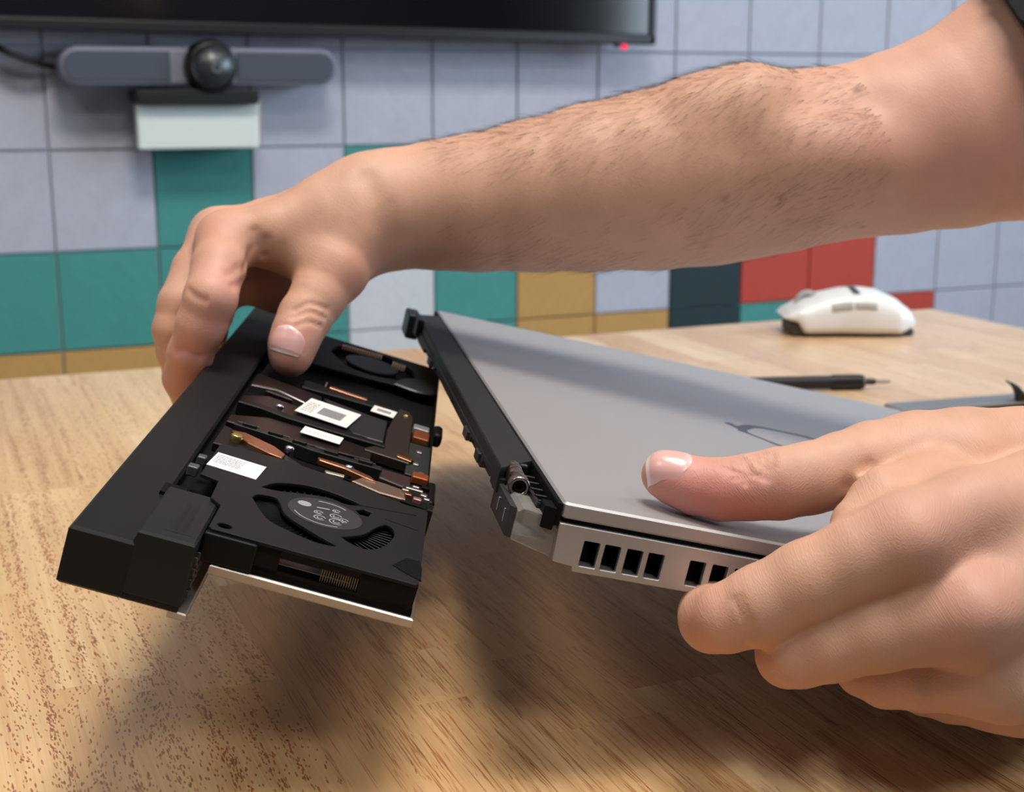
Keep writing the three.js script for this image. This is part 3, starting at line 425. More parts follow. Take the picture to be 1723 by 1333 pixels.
  mesh('strip_stop', [rbox(0.0006, 0.0014, 0.006, 0.0002, -0.0472, 0.0006, -0.1852, 1)], silver, t);
  // far fan
  const far = [[-75, 277], [-57.2, 276.6], [-3, 273.5], [-0.6, 262], [-0.2, 224], [-3.5, 219], [-9.7, 216.8], [-20.5, 221], [-47.7, 217.7], [-75, 217]];
  const oval = smoothOutline(mm([[-52.2, 250], [-50, 262], [-41.8, 270.2], [-28.1, 270.5], [-16.5, 262], [-11.2, 248], [-15.4, 234], [-27, 226.8], [-41.8, 229.4]]));
  const fc = mesh('fan_cover', [slab(mm(far), -0.0012, 0, 0.0002, [oval])], ebony(0x151617, 0.42), t); fc.userData.label = 'farther fan cover under the thumb';
  mesh('fan_hub', [slab(ringPts(-0.0318, 0.2475, 0.0125, 36), -0.0014, -0.0002, 0.0003)], std(0x26272a, 0.45), fc);
  const fb2 = mesh('fan_blades', blades(-0.0318, 0.2485, 0.0124, 0.0205, 53), std(0x151617, 0.4), t); fb2.userData.kind = 'stuff';
  mesh('copper_fins', [...Array.from({ length: 17 }, (_, i) => box(0.0006, 0.0016, 0.0034, -0.0472 + i * 0.00115, -0.0004, -0.2655 - i * 0.00012))], std(0xdcb99c, 0.5, 0.3), t);
  mesh('copper_fins', [...Array.from({ length: 6 }, (_, i) => box(0.0005, 0.0016, 0.0085 - i * 0.0006, -0.0226 + i * 0.0011, -0.0004, -0.2585))], std(0xe6cfae, 0.5, 0.3), t);
  mesh('rounded_cap', [slab(smoothOutline(mm([[-20, 219], [-9.7, 216.2], [-1.6, 220], [-0.8, 232], [-8, 240], [-17, 232]]), 4), 0, 0.0012, 0.0006)], std(0x222325, 0.4), fc);
}
const QUICK = false;
// ---------------------------------------------------------------- the person: a smooth distance field, meshed by surface nets
const at = (px, py, z) => EYE.clone().addScaledVector(FW, z).addScaledVector(RT, (px - 861.5) / FOCAL * z).addScaledVector(UP, -(py - 666.5) / FOCAL * z);
const smin = (a, b, k) => { const h = k - Math.abs(a - b); return h > 0 ? Math.min(a, b) - h * h / (4 * k) : Math.min(a, b); };
// a limb: a chain of points with radii
class Chain {
  constructor(list, k = 0.004) {
    this.p = list.map((q) => q[0]); this.r = list.map((q) => q[1]); this.k = k;
    const b = new THREE.Box3().setFromPoints(this.p); this.c = b.getCenter(V3()); this.R = b.getSize(V3()).length() / 2 + Math.max(...this.r);
    this.seg = []; for (let i = 0; i + 1 < list.length; i++) { const a = this.p[i], d = this.p[i + 1].clone().sub(a); this.seg.push([a.x, a.y, a.z, d.x, d.y, d.z, 1 / Math.max(1e-12, d.lengthSq()), this.r[i], this.r[i + 1] - this.r[i]]); }
    if (!this.seg.length) { const a = this.p[0]; this.seg.push([a.x, a.y, a.z, 0, 0, 1e-6, 0, this.r[0], 0]); }
  }
  d(x, y, z) {
    const far = Math.hypot(x - this.c.x, y - this.c.y, z - this.c.z) - this.R; if (far > 0.035) return far;
    let o = 1e3;
    for (const s of this.seg) { const ax = x - s[0], ay = y - s[1], az = z - s[2]; let t = (ax * s[3] + ay * s[4] + az * s[5]) * s[6]; t = t < 0 ? 0 : t > 1 ? 1 : t; const v = Math.hypot(ax - t * s[3], ay - t * s[4], az - t * s[5]) - s[7] - t * s[8]; o = o > 999 ? v : smin(o, v, this.k); }
    return o;
  }
}
// px, py, camera depth, radius in pixels of the photograph
const J = (px, py, z, r) => [at(px, py, z), r * z / FOCAL];
const shift = (list, dx, dy, dz, k = 1) => list.map(([p, r]) => [p.clone().addScaledVector(RT, dx).addScaledVector(UP, dy).addScaledVector(FW, dz), r * k]);
class Crease {   // a fold: groove along a line
  constructor(pts, w, depth) { this.c = new Chain(pts.map((p) => [p, 0]), 0.0005); this.w = w; this.depth = depth; }
  d(x, y, z) { const q = this.c.d(x, y, z); if (q > this.w * 3) return 0; return this.depth * Math.exp(-(q * q) / (this.w * this.w)); }
}

// ---- the rear arm and hand
const foreTop = [J(625, 352, 0.612, 88), J(640, 352, 0.614, 92), J(680, 349, 0.617, 98), J(740, 345, 0.62, 106), J(800, 341, 0.62, 113), J(900, 329, 0.62, 125), J(1000, 315, 0.62, 138), J(1100, 303, 0.62, 148), J(1190, 287, 0.62, 157), J(1250, 278, 0.62, 156), J(1310, 273, 0.62, 150), J(1380, 263, 0.62, 144), J(1452, 253, 0.62, 144), J(1515, 240, 0.62, 152), J(1610, 216, 0.62, 166), J(1694, 185, 0.62, 184), J(1770, 155, 0.62, 200)];
const fore = new Chain(foreTop, 0.003);
const foreBack = new Chain(shift(foreTop.slice(0, 9), 0, 0.0, 0.017, 0.93), 0.003);
const upper = new Chain([[at(1770, 155, 0.62), 0.053], [at(1950, 20, 0.61), 0.055], [at(2080, -190, 0.59), 0.06]], 0.006);
const armBulge = new Chain([J(1170, 196, 0.60, 52), J(1260, 190, 0.598, 58), J(1320, 205, 0.60, 50)], 0.02);
const armTendon = new Chain([J(1340, 262, 0.594, 60), J(1410, 268, 0.592, 62), J(1480, 285, 0.598, 60)], 0.02);
const fossa = new Crease([at(1350, 190, 0.588), at(1412, 200, 0.586), at(1440, 196, 0.588)], 0.012, 0.0035);
const wristBump = new Chain([J(612, 455, 0.588, 30), J(606, 440, 0.588, 34)], 0.01);
const rThumb = new Chain([J(489, 598, 0.573, 36), J(492, 582, 0.574, 39), J(500, 560, 0.576, 41), J(513, 533, 0.58, 44), J(535, 500, 0.585, 46), J(562, 455, 0.592, 57), J(585, 415, 0.6, 63), J(615, 380, 0.61, 66)], 0.0025);
const rMeta = [
  [J(380, 404, 0.588, 44), J(455, 390, 0.592, 47), J(540, 362, 0.6, 57), J(620, 352, 0.608, 68)],
  [J(368, 396, 0.608, 42), J(450, 382, 0.61, 46), J(540, 356, 0.614, 54), J(625, 348, 0.618, 62)],
  [J(376, 398, 0.63, 40), J(455, 384, 0.63, 42), J(545, 362, 0.63, 50), J(630, 352, 0.63, 60)],
  [J(394, 408, 0.65, 36), J(470, 392, 0.648, 40), J(550, 370, 0.645, 48), J(632, 356, 0.64, 56)]].map((c) => new Chain(c, 0.003));
const rPalm = new Chain([J(430, 462, 0.64, 50), J(480, 470, 0.645, 50), J(540, 440, 0.645, 56)], 0.012);
const rWeb = new Chain([J(462, 418, 0.598, 28), J(506, 428, 0.6, 32), J(560, 400, 0.605, 44)], 0.01);
const rFingers = [
  [J(380, 404, 0.588, 44), J(368, 450, 0.572, 45), J(354, 502, 0.56, 44), J(338, 548, 0.562, 41), J(320, 596, 0.568, 37), J(310, 636, 0.576, 35), J(318, 668, 0.582, 30)],
  [J(366, 398, 0.608, 42), J(332, 455, 0.594, 41), J(306, 512, 0.584, 39), J(294, 555, 0.583, 36), J(296, 592, 0.585, 31), J(304, 628, 0.592, 28), J(318, 656, 0.6, 25)],
  [J(376, 400, 0.63, 39), J(362, 455, 0.62, 38), J(354, 505, 0.612, 34), J(346, 545, 0.612, 31), J(338, 580, 0.616, 28), J(340, 606, 0.622, 24)],
  [J(394, 410, 0.65, 34), J(382, 455, 0.642, 32), J(374, 495, 0.636, 29), J(364, 530, 0.636, 27), J(356, 560, 0.64, 25), J(356, 580, 0.646, 22)]].map((c) => new Chain(c, 0.0022));
const rFolds = [];
function rearArm(x, y, z) {
  let arm = smin(smin(fore.d(x, y, z), foreBack.d(x, y, z), 0.008), upper.d(x, y, z), 0.01);
  arm = smin(arm, armBulge.d(x, y, z), 0.012); arm = smin(arm, armTendon.d(x, y, z), 0.014); arm += fossa.d(x, y, z);
  let back = 1e3; for (const c of rMeta) back = smin(back, c.d(x, y, z), 0.008);
  back = smin(smin(back, rWeb.d(x, y, z), 0.012), rPalm.d(x, y, z), 0.012);
  let f = 1e3; for (const c of rFingers) f = smin(f, c.d(x, y, z), 0.0022);
  let hand = smin(back, f, 0.008);
  hand = smin(hand, rThumb.d(x, y, z), 0.012);
  let d = smin(hand, arm, 0.014);
  if (d < 0.02) for (const c of rFolds) d += c.d(x, y, z);
  return d;
}
// ---- the front hand and forearm
const lThumb = new Chain([J(1116, 799, 0.4215, 37), J(1135, 806, 0.421, 42), J(1171, 818, 0.42, 47), J(1215, 824, 0.4185, 51), J(1262, 820, 0.418, 54), J(1311, 814, 0.418, 59), J(1361, 805, 0.42, 59), J(1420, 791, 0.424, 63), J(1470, 786, 0.428, 76), J(1540, 788, 0.43, 95), J(1620, 794, 0.43, 107), J(1723, 800, 0.432, 114), J(1860, 830, 0.436, 116)], 0.0025);
const lMeta = [
  [J(1535, 912, 0.385, 82), J(1640, 880, 0.392, 92), J(1760, 860, 0.402, 105), J(1940, 870, 0.415, 118)],
  [J(1640, 1030, 0.378, 84), J(1720, 985, 0.386, 92), J(1820, 930, 0.398, 100), J(1950, 895, 0.413, 112)],
  [J(1690, 1138, 0.386, 74), J(1760, 1080, 0.392, 84), J(1850, 1000, 0.402, 94), J(1960, 925, 0.415, 108)],
  [J(1716, 1176, 0.402, 58), J(1790, 1120, 0.404, 70), J(1870, 1040, 0.41, 84), J(1965, 950, 0.42, 100)]].map((c) => new Chain(c, 0.003));
const lWeb = new Chain([J(1436, 876, 0.400, 36), J(1484, 838, 0.405, 48), J(1570, 830, 0.412, 72)], 0.004);
const lPalm = new Chain([J(1560, 930, 0.41, 60), J(1640, 960, 0.415, 76), J(1760, 930, 0.42, 90)], 0.01);
const lFingers = [
  [J(1535, 912, 0.385, 80), J(1450, 944, 0.387, 76), J(1360, 982, 0.39, 72), J(1280, 1020, 0.393, 68), J(1222, 1040, 0.396, 57), J(1198, 1043, 0.402, 54), J(1194, 1034, 0.415, 51), J(1204, 1014, 0.43, 46), J(1218, 998, 0.446, 37)],
  [J(1640, 1030, 0.378, 80), J(1560, 1046, 0.382, 72), J(1480, 1064, 0.386, 66), J(1400, 1086, 0.39, 60), J(1345, 1100, 0.394, 56), J(1326, 1104, 0.401, 52), J(1322, 1092, 0.415, 49), J(1332, 1068, 0.43, 44), J(1344, 1046, 0.444, 37)],
  [J(1690, 1138, 0.386, 70), J(1620, 1138, 0.39, 62), J(1550, 1140, 0.395, 56), J(1490, 1140, 0.4, 50), J(1452, 1128, 0.406, 43), J(1450, 1112, 0.42, 40), J(1456, 1090, 0.434, 36)],
  [J(1716, 1176, 0.402, 54), J(1660, 1176, 0.405, 50), J(1600, 1170, 0.41, 45), J(1555, 1160, 0.416, 42), J(1550, 1140, 0.428, 39), J(1556, 1118, 0.438, 34)]].map((c) => new Chain(c, 0.0022));
const lFore = new Chain([J(1955, 910, 0.417, 118), J(2120, 940, 0.42, 150), J(2300, 960, 0.415, 180), [V3(0.58, 0.872, 2.0), 0.044], [V3(0.64, 0.98, 2.07), 0.05], [V3(0.68, 1.07, 2.1), 0.058]], 0.02);
const lFolds = [];
function frontArm(x, y, z) {
  let back = 1e3; for (const c of lMeta) back = smin(back, c.d(x, y, z), 0.008);
  back = smin(back, lPalm.d(x, y, z), 0.012);
  let f = 1e3; for (const c of lFingers) f = smin(f, c.d(x, y, z), 0.0022);
  let d = smin(back, f, 0.006);
  d = smin(d, lWeb.d(x, y, z), 0.008);
  d = smin(d, lThumb.d(x, y, z), 0.004);
  d = smin(d, lFore.d(x, y, z), 0.02);
  if (d < 0.02) for (const c of lFolds) d += c.d(x, y, z);
  return d;
}
// a point of the skin found by walking along a direction from the eye, and folds drawn over the skin through such points
function on(f, px, py) { const d = at(px, py, 1).sub(EYE), L = d.length(); d.divideScalar(L); let t = 0.28; for (let i = 0; i < 120; i++) { const q = f(EYE.x + d.x * t, EYE.y + d.y * t, EYE.z + d.z * t); if (Math.abs(q) < 2e-5) break; t += q * 0.9; if (t > 1) return null; } return EYE.clone().addScaledVector(d, t); }
function fold(f, list, w, depth) { const p = list.map((q) => on(f, ...q)).filter(Boolean); return p.length ? new Crease(p, w, depth) : null; }
{
  const add = (folds, f, rows) => { const made = rows.map((r) => fold(f, ...r)).filter(Boolean); folds.push(...made); };
  add(rFolds, rearArm, [
    [[[316, 488], [330, 500], [344, 506]], 0.0016, 0.0008], [[[300, 592], [316, 590], [336, 600]], 0.0018, 0.0012],
    [[[428, 390], [430, 412], [418, 436], [412, 452]], 0.0024, 0.0012], [[[446, 404], [444, 426], [432, 450]], 0.0022, 0.001], [[[412, 470], [404, 478], [392, 482]], 0.002, 0.0008], [[[400, 452], [392, 460], [384, 462]], 0.002, 0.0007],
    [[[496, 522], [520, 510], [548, 520]], 0.0014, 0.0008], [[[494, 534], [520, 524], [546, 534]], 0.0014, 0.0007], [[[498, 548], [518, 542], [540, 549]], 0.0012, 0.0005],
    [[[618, 300], [640, 345], [648, 395], [638, 440]], 0.006, 0.0018]]);
  add(lFolds, frontArm, [
    [[[1250, 772], [1261, 792], [1255, 812]], 0.0012, 0.001], [[[1262, 774], [1258, 788], [1252, 800]], 0.0011, 0.0006], [[[1238, 770], [1246, 784], [1240, 798]], 0.0011, 0.0005], [[[1224, 770], [1228, 784], [1224, 796]], 0.0011, 0.0004], [[[1268, 764], [1276, 780], [1290, 788]], 0.0011, 0.0006], [[[1284, 764], [1290, 782], [1284, 804]], 0.0012, 0.0006], [[[1216, 786], [1232, 792], [1246, 796]], 0.0008, 0.0008], [[[1300, 766], [1300, 784], [1292, 806]], 0.0012, 0.0006], [[[1236, 806], [1262, 798], [1284, 802]], 0.0008, 0.0006],
    [[[1236, 1010], [1256, 1050], [1254, 1092]], 0.0012, 0.0005], [[[1246, 1004], [1264, 1044], [1262, 1090]], 0.001, 0.0003],
    [[[1462, 782], [1448, 797], [1428, 820]], 0.0022, 0.0012],
    [[[1545, 918]], 0.011, -0.0022], [[[1645, 1040]], 0.012, -0.0022], [[[1688, 1150]], 0.01, -0.0012], [[[1600, 985], [1680, 900]], 0.012, 0.0014], [[[1700, 1080], [1723, 1000]], 0.01, 0.001]]);
}
// ---- torso, all outside the picture, and the shirt over it
const trunk = new Chain([[V3(0.63, 1.02, 1.90), 0.1], [V3(0.74, 0.86, 1.99), 0.115], [V3(0.86, 0.66, 2.09), 0.125], [V3(0.9, 0.5, 2.12), 0.13]], 0.03);
const girdle = new Chain([[at(2080, -190, 0.59), 0.062], [V3(0.62, 1.08, 1.9), 0.07], [V3(0.68, 1.07, 2.1), 0.062]], 0.03);
const neck = new Chain([[V3(0.61, 1.1, 1.9), 0.06], [V3(0.57, 1.2, 1.88), 0.055]], 0.02);
const torso = (x, y, z) => smin(smin(smin(trunk.d(x, y, z), girdle.d(x, y, z), 0.05), neck.d(x, y, z), 0.03), Math.min(upper.d(x, y, z), lFore.d(x, y, z)), 0.03);
const rSleeve = new Chain([[at(1640, 200, 0.62), 0.052], [at(1700, 178, 0.62), 0.056], [at(1800, 130, 0.62), 0.062], [at(1950, 0, 0.61), 0.068], [at(2080, -190, 0.59), 0.072]], 0.02);
const lSleeve = new Chain([[V3(0.6, 0.91, 2.02), 0.06], [V3(0.64, 0.98, 2.07), 0.064], [V3(0.68, 1.07, 2.1), 0.07]], 0.02);
const hemR = at(1690, 0, 0.6), hemRn = at(1690, 0, 1).sub(EYE).cross(at(1724, 52, 1).sub(EYE)).normalize(); if (at(1200, 300, 0.6).sub(hemR).dot(hemRn) < 0) hemRn.negate();
const hemL = V3(0.6, 0.91, 2.02), hemLn = V3(-0.45, -0.75, -0.45).normalize();
function shirtField(x, y, z) {
  const cloth = 0.006 + 0.0025 * noise.noise(x * 22, y * 22, z * 22);
  const body = smin(trunk.d(x, y, z), girdle.d(x, y, z), 0.05) - cloth;
  const cut = (c, p, n) => Math.max(c.d(x, y, z) - cloth * 0.5, (x - p.x) * n.x + (y - p.y) * n.y + (z - p.z) * n.z);
  const d = smin(smin(body, cut(rSleeve, hemR, hemRn), 0.03), cut(lSleeve, hemL, hemLn), 0.03);
  return Math.max(d, -(neck.d(x, y, z) - 0.004));
}
function surfaceNet(f, lo, hi, h) {
  const n = [0, 1, 2].map((i) => Math.ceil((hi.getComponent(i) - lo.getComponent(i)) / h) + 1), [nx, ny, nz] = n, B = 6, R = B * h * 0.87;
  const F = new Float32Array(nx * ny * nz), id = (i, j, k) => (k * ny + j) * nx + i;
  for (let k0 = 0; k0 < nz; k0 += B) for (let j0 = 0; j0 < ny; j0 += B) for (let i0 = 0; i0 < nx; i0 += B) {
    const c = f(lo.x + (i0 + B / 2) * h, lo.y + (j0 + B / 2) * h, lo.z + (k0 + B / 2) * h), skip = Math.abs(c) > R * 1.15 + 0.003;
    for (let k = k0; k < Math.min(nz, k0 + B); k++) for (let j = j0; j < Math.min(ny, j0 + B); j++) for (let i = i0; i < Math.min(nx, i0 + B); i++) F[id(i, j, k)] = skip ? c : f(lo.x + i * h, lo.y + j * h, lo.z + k * h);
  }
  const vid = new Map(), P = [], I = [];
  const corner = [[0, 0, 0], [1, 0, 0], [0, 1, 0], [1, 1, 0], [0, 0, 1], [1, 0, 1], [0, 1, 1], [1, 1, 1]], edges = [[0, 1], [2, 3], [4, 5], [6, 7], [0, 2], [1, 3], [4, 6], [5, 7], [0, 4], [1, 5], [2, 6], [3, 7]];
  for (let k = 0; k < nz - 1; k++) for (let j = 0; j < ny - 1; j++) for (let i = 0; i < nx - 1; i++) {
    const v = corner.map((c) => F[id(i + c[0], j + c[1], k + c[2])]); let m = 0; for (const q of v) if (q < 0) m++;
    if (m === 0 || m === 8) continue;
    let x = 0, y = 0, z = 0, c = 0;
    for (const [a, b] of edges) if ((v[a] < 0) !== (v[b] < 0)) { const t = v[a] / (v[a] - v[b]), A = corner[a], Q = corner[b]; x += A[0] + t * (Q[0] - A[0]); y += A[1] + t * (Q[1] - A[1]); z += A[2] + t * (Q[2] - A[2]); c++; }
    vid.set(id(i, j, k), P.length / 3); P.push(lo.x + (i + x / c) * h, lo.y + (j + y / c) * h, lo.z + (k + z / c) * h);
  }
  const quad = (a, b, c, d, flip) => { if (a === undefined || b === undefined || c === undefined || d === undefined) return; if (flip) I.push(a, c, b, a, d, c); else I.push(a, b, c, a, c, d); };
  for (let k = 1; k < nz - 1; k++) for (let j = 1; j < ny - 1; j++) for (let i = 1; i < nx - 1; i++) {
    const s = F[id(i, j, k)] < 0, g = (a, b, c) => vid.get(id(i + a, j + b, k + c));
    if (s !== (F[id(i + 1, j, k)] < 0)) quad(g(0, -1, -1), g(0, 0, -1), g(0, 0, 0), g(0, -1, 0), !s);
    if (s !== (F[id(i, j + 1, k)] < 0)) quad(g(-1, 0, -1), g(-1, 0, 0), g(0, 0, 0), g(0, 0, -1), !s);
    if (s !== (F[id(i, j, k + 1)] < 0)) quad(g(-1, -1, 0), g(0, -1, 0), g(0, 0, 0), g(-1, 0, 0), !s);
  }
  const N = new Float32Array(P.length), e = h * 0.35;
  const grad = (x, y, z) => { const a = f(x + e, y, z) - f(x - e, y, z), b = f(x, y + e, z) - f(x, y - e, z), c = f(x, y, z + e) - f(x, y, z - e), l = Math.hypot(a, b, c) || 1; return [a / l, b / l, c / l]; };
  for (let q = 0; q < P.length; q += 3) {
    let g = grad(P[q], P[q + 1], P[q + 2]); const v = Math.max(-h, Math.min(h, f(P[q], P[q + 1], P[q + 2])));
    P[q] -= g[0] * v; P[q + 1] -= g[1] * v; P[q + 2] -= g[2] * v; g = grad(P[q], P[q + 1], P[q + 2]); N.set(g, q);
  }
  return { P, N, I };
}
function regions(list) { // meshes of neighbouring boxes of one field put end to end
  const P = [], N = [], I = [], starts = [];
  for (const { f, lo, hi, h } of list) { const m = surfaceNet(f, lo, hi, h), o = P.length / 3; starts.push(o); for (let i = 0; i < m.P.length; i++) { P.push(m.P[i]); N.push(m.N[i]); } for (const i of m.I) I.push(i + o); }
  const g = new THREE.BufferGeometry(); g.userData.starts = starts;
  g.setAttribute('position', new THREE.Float32BufferAttribute(P, 3)); g.setAttribute('normal', new THREE.Float32BufferAttribute(N, 3)); g.setIndex(I);
  return g;
}
function bounds(chains, pad) { const b = new THREE.Box3(); for (const c of chains) b.union(new THREE.Box3(c.c.clone().subScalar(c.R), c.c.clone().addScalar(c.R))); for (const c of chains) void c; const t = new THREE.Box3(); for (const c of chains) c.p.forEach((p, i) => t.union(new THREE.Box3(p.clone().subScalar(c.r[i] + pad), p.clone().addScalar(c.r[i] + pad)))); return t; }
const person = thing('person', 'person leaning in from the right in a dark short-sleeved shirt, both bare forearms reaching forward', 'person');
{
  const rightBox = bounds([fore, foreBack, rThumb, ...rFingers, ...rMeta, upper], 0.008);
  const leftBox = bounds([lThumb, ...lFingers, ...lMeta, lFore], 0.008);
  const split = at(700, 360, 0.62).x;   // hand on one side, arm on the other
  const tBox = new THREE.Box3(V3(0.446, 0.34, 1.6), V3(1.08, 1.25, 2.3));
  const cutX = 0.47, cutX2 = 0.45;
  const list = [
    { f: rearArm, lo: rightBox.min.clone(), hi: V3(split, rightBox.max.y, rightBox.max.z), h: QUICK ? 0.0024 : 0.0013 },
    { f: rearArm, lo: V3(split - 0.0046, rightBox.min.y, rightBox.min.z), hi: V3(cutX, rightBox.max.y, rightBox.max.z), h: QUICK ? 0.004 : 0.0021 },
    { f: frontArm, lo: leftBox.min.clone(), hi: V3(0.31, leftBox.max.y, leftBox.max.z), h: QUICK ? 0.0024 : 0.0012 },
    { f: frontArm, lo: V3(0.300, leftBox.min.y, leftBox.min.z), hi: V3(cutX2 + 0.03, leftBox.max.y, leftBox.max.z), h: 0.004 },
    { f: torso, lo: tBox.min, hi: tBox.max, h: 0.009 }];
  const g = regions(list), rearCount = g.userData.starts[2], p = g.attributes.position, nn = g.attributes.normal;
  const col = new Float32Array(p.count * 3), uv = new Float32Array(p.count * 2);
  const spots = [];   // [centre, radius, colour (linear), strength]
  const spot = (px, py, z, r, c, k) => spots.push([on(px < 1060 || py < 480 ? rearArm : frontArm, px, py) || at(px, py, z), r, c, k]);
  const red = [0.56, 0.235, 0.175], pink = [0.66, 0.31, 0.27], tan = [0.47, 0.25, 0.14], plum = [0.42, 0.21, 0.18];
  spot(352, 385, 0.556, 0.014, red, 0.45); spot(322, 600, 0.51, 0.012, pink, 0.8); spot(318, 640, 0.52, 0.014, red, 0.7); spot(486, 622, 0.57, 0.011, red, 0.8); spot(492, 590, 0.565, 0.012, pink, 0.6); spot(528, 545, 0.57, 0.007, red, 0.4); spot(602, 462, 0.58, 0.014, red, 0.5); spot(390, 480, 0.54, 0.013, pink, 0.7); spot(365, 555, 0.515, 0.012, pink, 0.7);
  spot(1100, 810, 0.418, 0.012, [0.58, 0.22, 0.17], 0.7); spot(1180, 850, 0.412, 0.014, [0.56, 0.2, 0.18], 0.95); spot(1250, 860, 0.41, 0.013, [0.54, 0.22, 0.19], 0.8); spot(1330, 850, 0.41, 0.012, plum, 0.35); spot(1150, 780, 0.413, 0.008, pink, 0.5);
  spot(1545, 905, 0.37, 0.012, red, 0.3); spot(1640, 1040, 0.36, 0.013, red, 0.35); spot(1620, 900, 0.37, 0.02, plum, 0.3); spot(1170, 1050, 0.395, 0.012, red, 0.4); spot(1680, 980, 0.365, 0.02, [0.5, 0.28, 0.22], 0.4); spot(1360, 990, 0.375, 0.016, tan, 0.35); spot(1480, 1090, 0.375, 0.02, tan, 0.3);
  spot(1640, 240, 0.585, 0.06, [0.50, 0.235, 0.2], 0.5); spot(1412, 205, 0.588, 0.012, plum, 0.5); spot(1100, 230, 0.6, 0.05, tan, 0.22); spot(1000, 370, 0.6, 0.05, [0.5, 0.27, 0.22], 0.3); spot(900, 300, 0.6, 0.035, tan, 0.3); spot(1250, 180, 0.6, 0.03, tan, 0.2);
  for (const [x, y] of [[1315, 334], [1450, 382], [1443, 150], [1219, 335], [735, 236]]) spot(x, y, 0.584, 0.0012, [0.16, 0.06, 0.035], 0.9);
  const base = [0.585, 0.335, 0.235], v = V3();
  for (let i = 0; i < p.count; i++) {
    v.fromBufferAttribute(p, i);
    const m = 1 + 0.07 * noise.noise(v.x * 60, v.y * 60, v.z * 60) + 0.05 * noise.noise(v.x * 190, v.y * 190, v.z * 190), w = 0.05 * noise.noise(v.x * 35 + 7, v.y * 35, v.z * 35);
    let c = [base[0] * m, base[1] * (m - w), base[2] * (m - w * 1.4)];
    for (const [q, r, s, k] of spots) { const d2 = v.distanceToSquared(q); if (d2 > r * r * 6) continue; const a = k * Math.exp(-d2 / (r * r)); c = c.map((e, n) => e + (s[n] - e) * a); }
    col.set(c, i * 3);

    uv.set([v.x * 0.92 + v.z * 0.4, v.y + 0.3 * v.z], i * 2); 
  }
  g.setAttribute('color', new THREE.BufferAttribute(col, 3)); g.setAttribute('uv', new THREE.BufferAttribute(uv, 2));
  const pore = greyTexture(512, (u, w) => { const a = Math.abs(tiled(u, w, 60)) + 0.7 * Math.abs(tiled(u, w, 130, 4)); return 0.3 + 0.5 * a + 0.12 * tiled(u, w, 20, 9); });
  pore.repeat.set(22, 22);
  const skin = phy(0xffffff, 0.52, 0, { vertexColors: true, bumpMap: pore, bumpScale: 0.00016, sheen: 0.15, sheenRoughness: 0.5, sheenColor: new THREE.Color(1, 0.75, 0.65), specularIntensity: 0.75 });
  mesh('body', g, skin, person);
  // the shirt
  const sg = regions([{ f: shirtField, lo: V3(0.40, 0.4, 1.5), hi: V3(1.1, 1.25, 2.3), h: 0.005 }]);
  sg.setAttribute('uv', new THREE.BufferAttribute(new Float32Array(sg.attributes.position.count * 2), 2));
  mesh('shirt', sg, std(0x14161d, 0.9), person).userData.label = 'dark short-sleeved shirt';
  // nails: patches laid on the skin
  const nail = (f, tip, root, sideways, out, wide, name) => {
    const ax = root.clone().sub(tip), L = ax.length(); ax.normalize();
    const down = (q) => { const r = q.clone(); for (let i = 0; i < 14; i++) { const d = f(r.x, r.y, r.z); r.addScaledVector(out, -Math.max(-0.003, Math.min(0.003, d))); if (Math.abs(d) < 1e-5) break; } return r; };
    const n = 18, m = 14, pos = [], cc = [], idx = [];
    const mid = tip.clone().add(root).multiplyScalar(0.5);
    for (let i = 0; i <= n; i++) for (let j = 0; j <= m; j++) {
      const s = i / n, a = j / m * 2 - 1;                             // s: 0 at the free edge, 1 at the root
      const w = wide * (s < 0.25 ? 0.86 + 0.14 * Math.sin(s / 0.25 * Math.PI / 2) : s > 0.7 ? Math.sqrt(Math.max(0.04, 1 - Math.pow((s - 0.7) / 0.3, 2) * 0.75)) : 1);
      const along = (s - 0.5) * L + (s < 0.5 ? (0.5 - s) * 0.0012 * (a * a) * 2 : -(s - 0.5) * 0.0022 * (a * a));
      const q = mid.clone().addScaledVector(ax, along).addScaledVector(sideways, a * w).addScaledVector(out, 0.012);
      const r = down(q), edge = Math.min(1, Math.min(s, 1 - s) * 7, (1 - Math.abs(a)) * 5);
      r.addScaledVector(out, s < 0.08 ? 0.0005 : -0.0002 + 0.00065 * Math.sqrt(Math.max(0, edge)) + 0.0005 * (1 - s));
      pos.push(r.x, r.y, r.z);
      const lun = Math.exp(-Math.pow((s - 0.97) / 0.12, 2)), fr = s < 0.09 ? 1 : 0;
      cc.push(0.70 + 0.14 * lun + 0.08 * fr, 0.40 + 0.14 * lun + 0.22 * fr, 0.38 + 0.15 * lun + 0.19 * fr);
    }
    for (let i = 0; i < n; i++) for (let j = 0; j < m; j++) { const a = i * (m + 1) + j, b = a + m + 1; idx.push(a, b, b + 1, a, b + 1, a + 1); }
    const q = new THREE.BufferGeometry(); q.setAttribute('position', new THREE.Float32BufferAttribute(pos, 3)); q.setAttribute('color', new THREE.Float32BufferAttribute(cc, 3)); q.setAttribute('uv', new THREE.Float32BufferAttribute(new Float32Array(pos.length / 3 * 2), 2)); q.setIndex(idx); q.computeVertexNormals();
    return mesh(name, q, phy(0xffffff, 0.28, 0, { vertexColors: true, clearcoat: 0.35, clearcoatRoughness: 0.25, side: THREE.DoubleSide }), person);
  };
  { const tip = at(483, 616, 0.573), root = at(499, 570, 0.5745), out = FW.clone().multiplyScalar(-0.86).addScaledVector(UP, 0.5).addScaledVector(RT, -0.1); const side = root.clone().sub(tip).cross(out).normalize(); nail(rearArm, tip, root, side, out.normalize(), 0.0074, 'thumbnail'); }
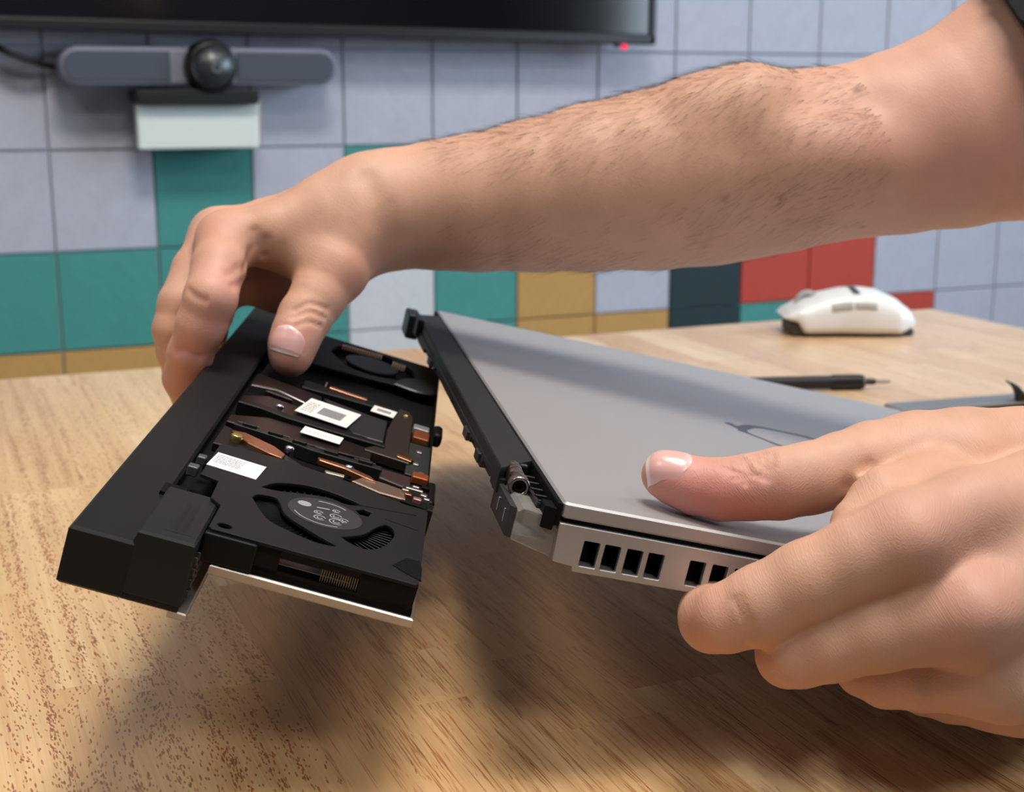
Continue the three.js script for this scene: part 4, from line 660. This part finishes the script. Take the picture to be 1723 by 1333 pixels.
  { const tip = at(1088, 794, 0.4215), root = at(1168, 817, 0.42), out = UP.clone().multiplyScalar(0.84).addScaledVector(FW, -0.54).addScaledVector(RT, -0.1).normalize(); const side = root.clone().sub(tip).cross(out).normalize(); nail(frontArm, tip, root, side, out, 0.0062, 'thumbnail'); }
  // hair on the forearm
  const hp = [], hn = [];
  const arm0 = at(690, 360, 0.62), armDir = at(640, 372, 0.612).sub(at(1000, 321, 0.62)).normalize();
  const cand = []; for (let i = 0; i < p.count; i++) { v.fromBufferAttribute(p, i); if (v.x > split + 0.004 && v.x < at(1390, 260, 0.62).x && i < rearCount) cand.push(i); } void arm0;
  for (let k = 0; k < 13000; k++) {
    const i = cand[Math.floor(rnd() * cand.length)], b = V3().fromBufferAttribute(p, i), n = V3().fromBufferAttribute(nn, i), upw = n.dot(UP), patch = noise.noise(b.x * 26, b.y * 26, b.z * 26);
    if (rnd() > 0.16 + 0.75 * Math.max(0, upw + 0.15) + patch * 0.45) continue;
    const dir = armDir.clone().multiplyScalar(0.75).addScaledVector(UP, -0.42 + (rnd() - 0.5) * 0.5).addScaledVector(FW, (rnd() - 0.5) * 0.5); dir.addScaledVector(n, -dir.dot(n)).normalize();
    const len = 0.004 + rnd() * 0.007, side = dir.clone().cross(n).normalize(), w = 0.00003 + rnd() * 0.000022, lift = 0.12 + rnd() * 0.35;
    const pts = [0, 0.5, 1].map((t) => b.clone().addScaledVector(dir, len * t).addScaledVector(n, len * lift * t * (1.25 - 0.6 * t) - 0.0001));
    const ring = pts.map((q, t) => { const r = w * (1 - t * 0.42); return [q.clone().addScaledVector(side, r), q.clone().addScaledVector(side, -r * 0.5).addScaledVector(n, r * 0.87), q.clone().addScaledVector(side, -r * 0.5).addScaledVector(n, -r * 0.87)]; });
    for (let s = 0; s < 2; s++) for (let e = 0; e < 3; e++) { const f = (e + 1) % 3, A = ring[s][e], B = ring[s][f], C = ring[s + 1][e], D = ring[s + 1][f]; for (const q of [A, B, D, A, D, C]) hp.push(q.x, q.y, q.z); }
  }
  void hn;
  const hg = new THREE.BufferGeometry(); hg.setAttribute('position', new THREE.Float32BufferAttribute(hp, 3)); hg.computeVertexNormals();
  hg.setAttribute('uv', new THREE.BufferAttribute(new Float32Array(hp.length / 3 * 2), 2));
  const hair = mesh('arm_hair', hg, std(0x3b2a1f, 0.6), person); hair.userData.kind = 'stuff'; hair.userData.label = 'fine dark hair on the rear forearm';
}
renderer.render(scene, camera);
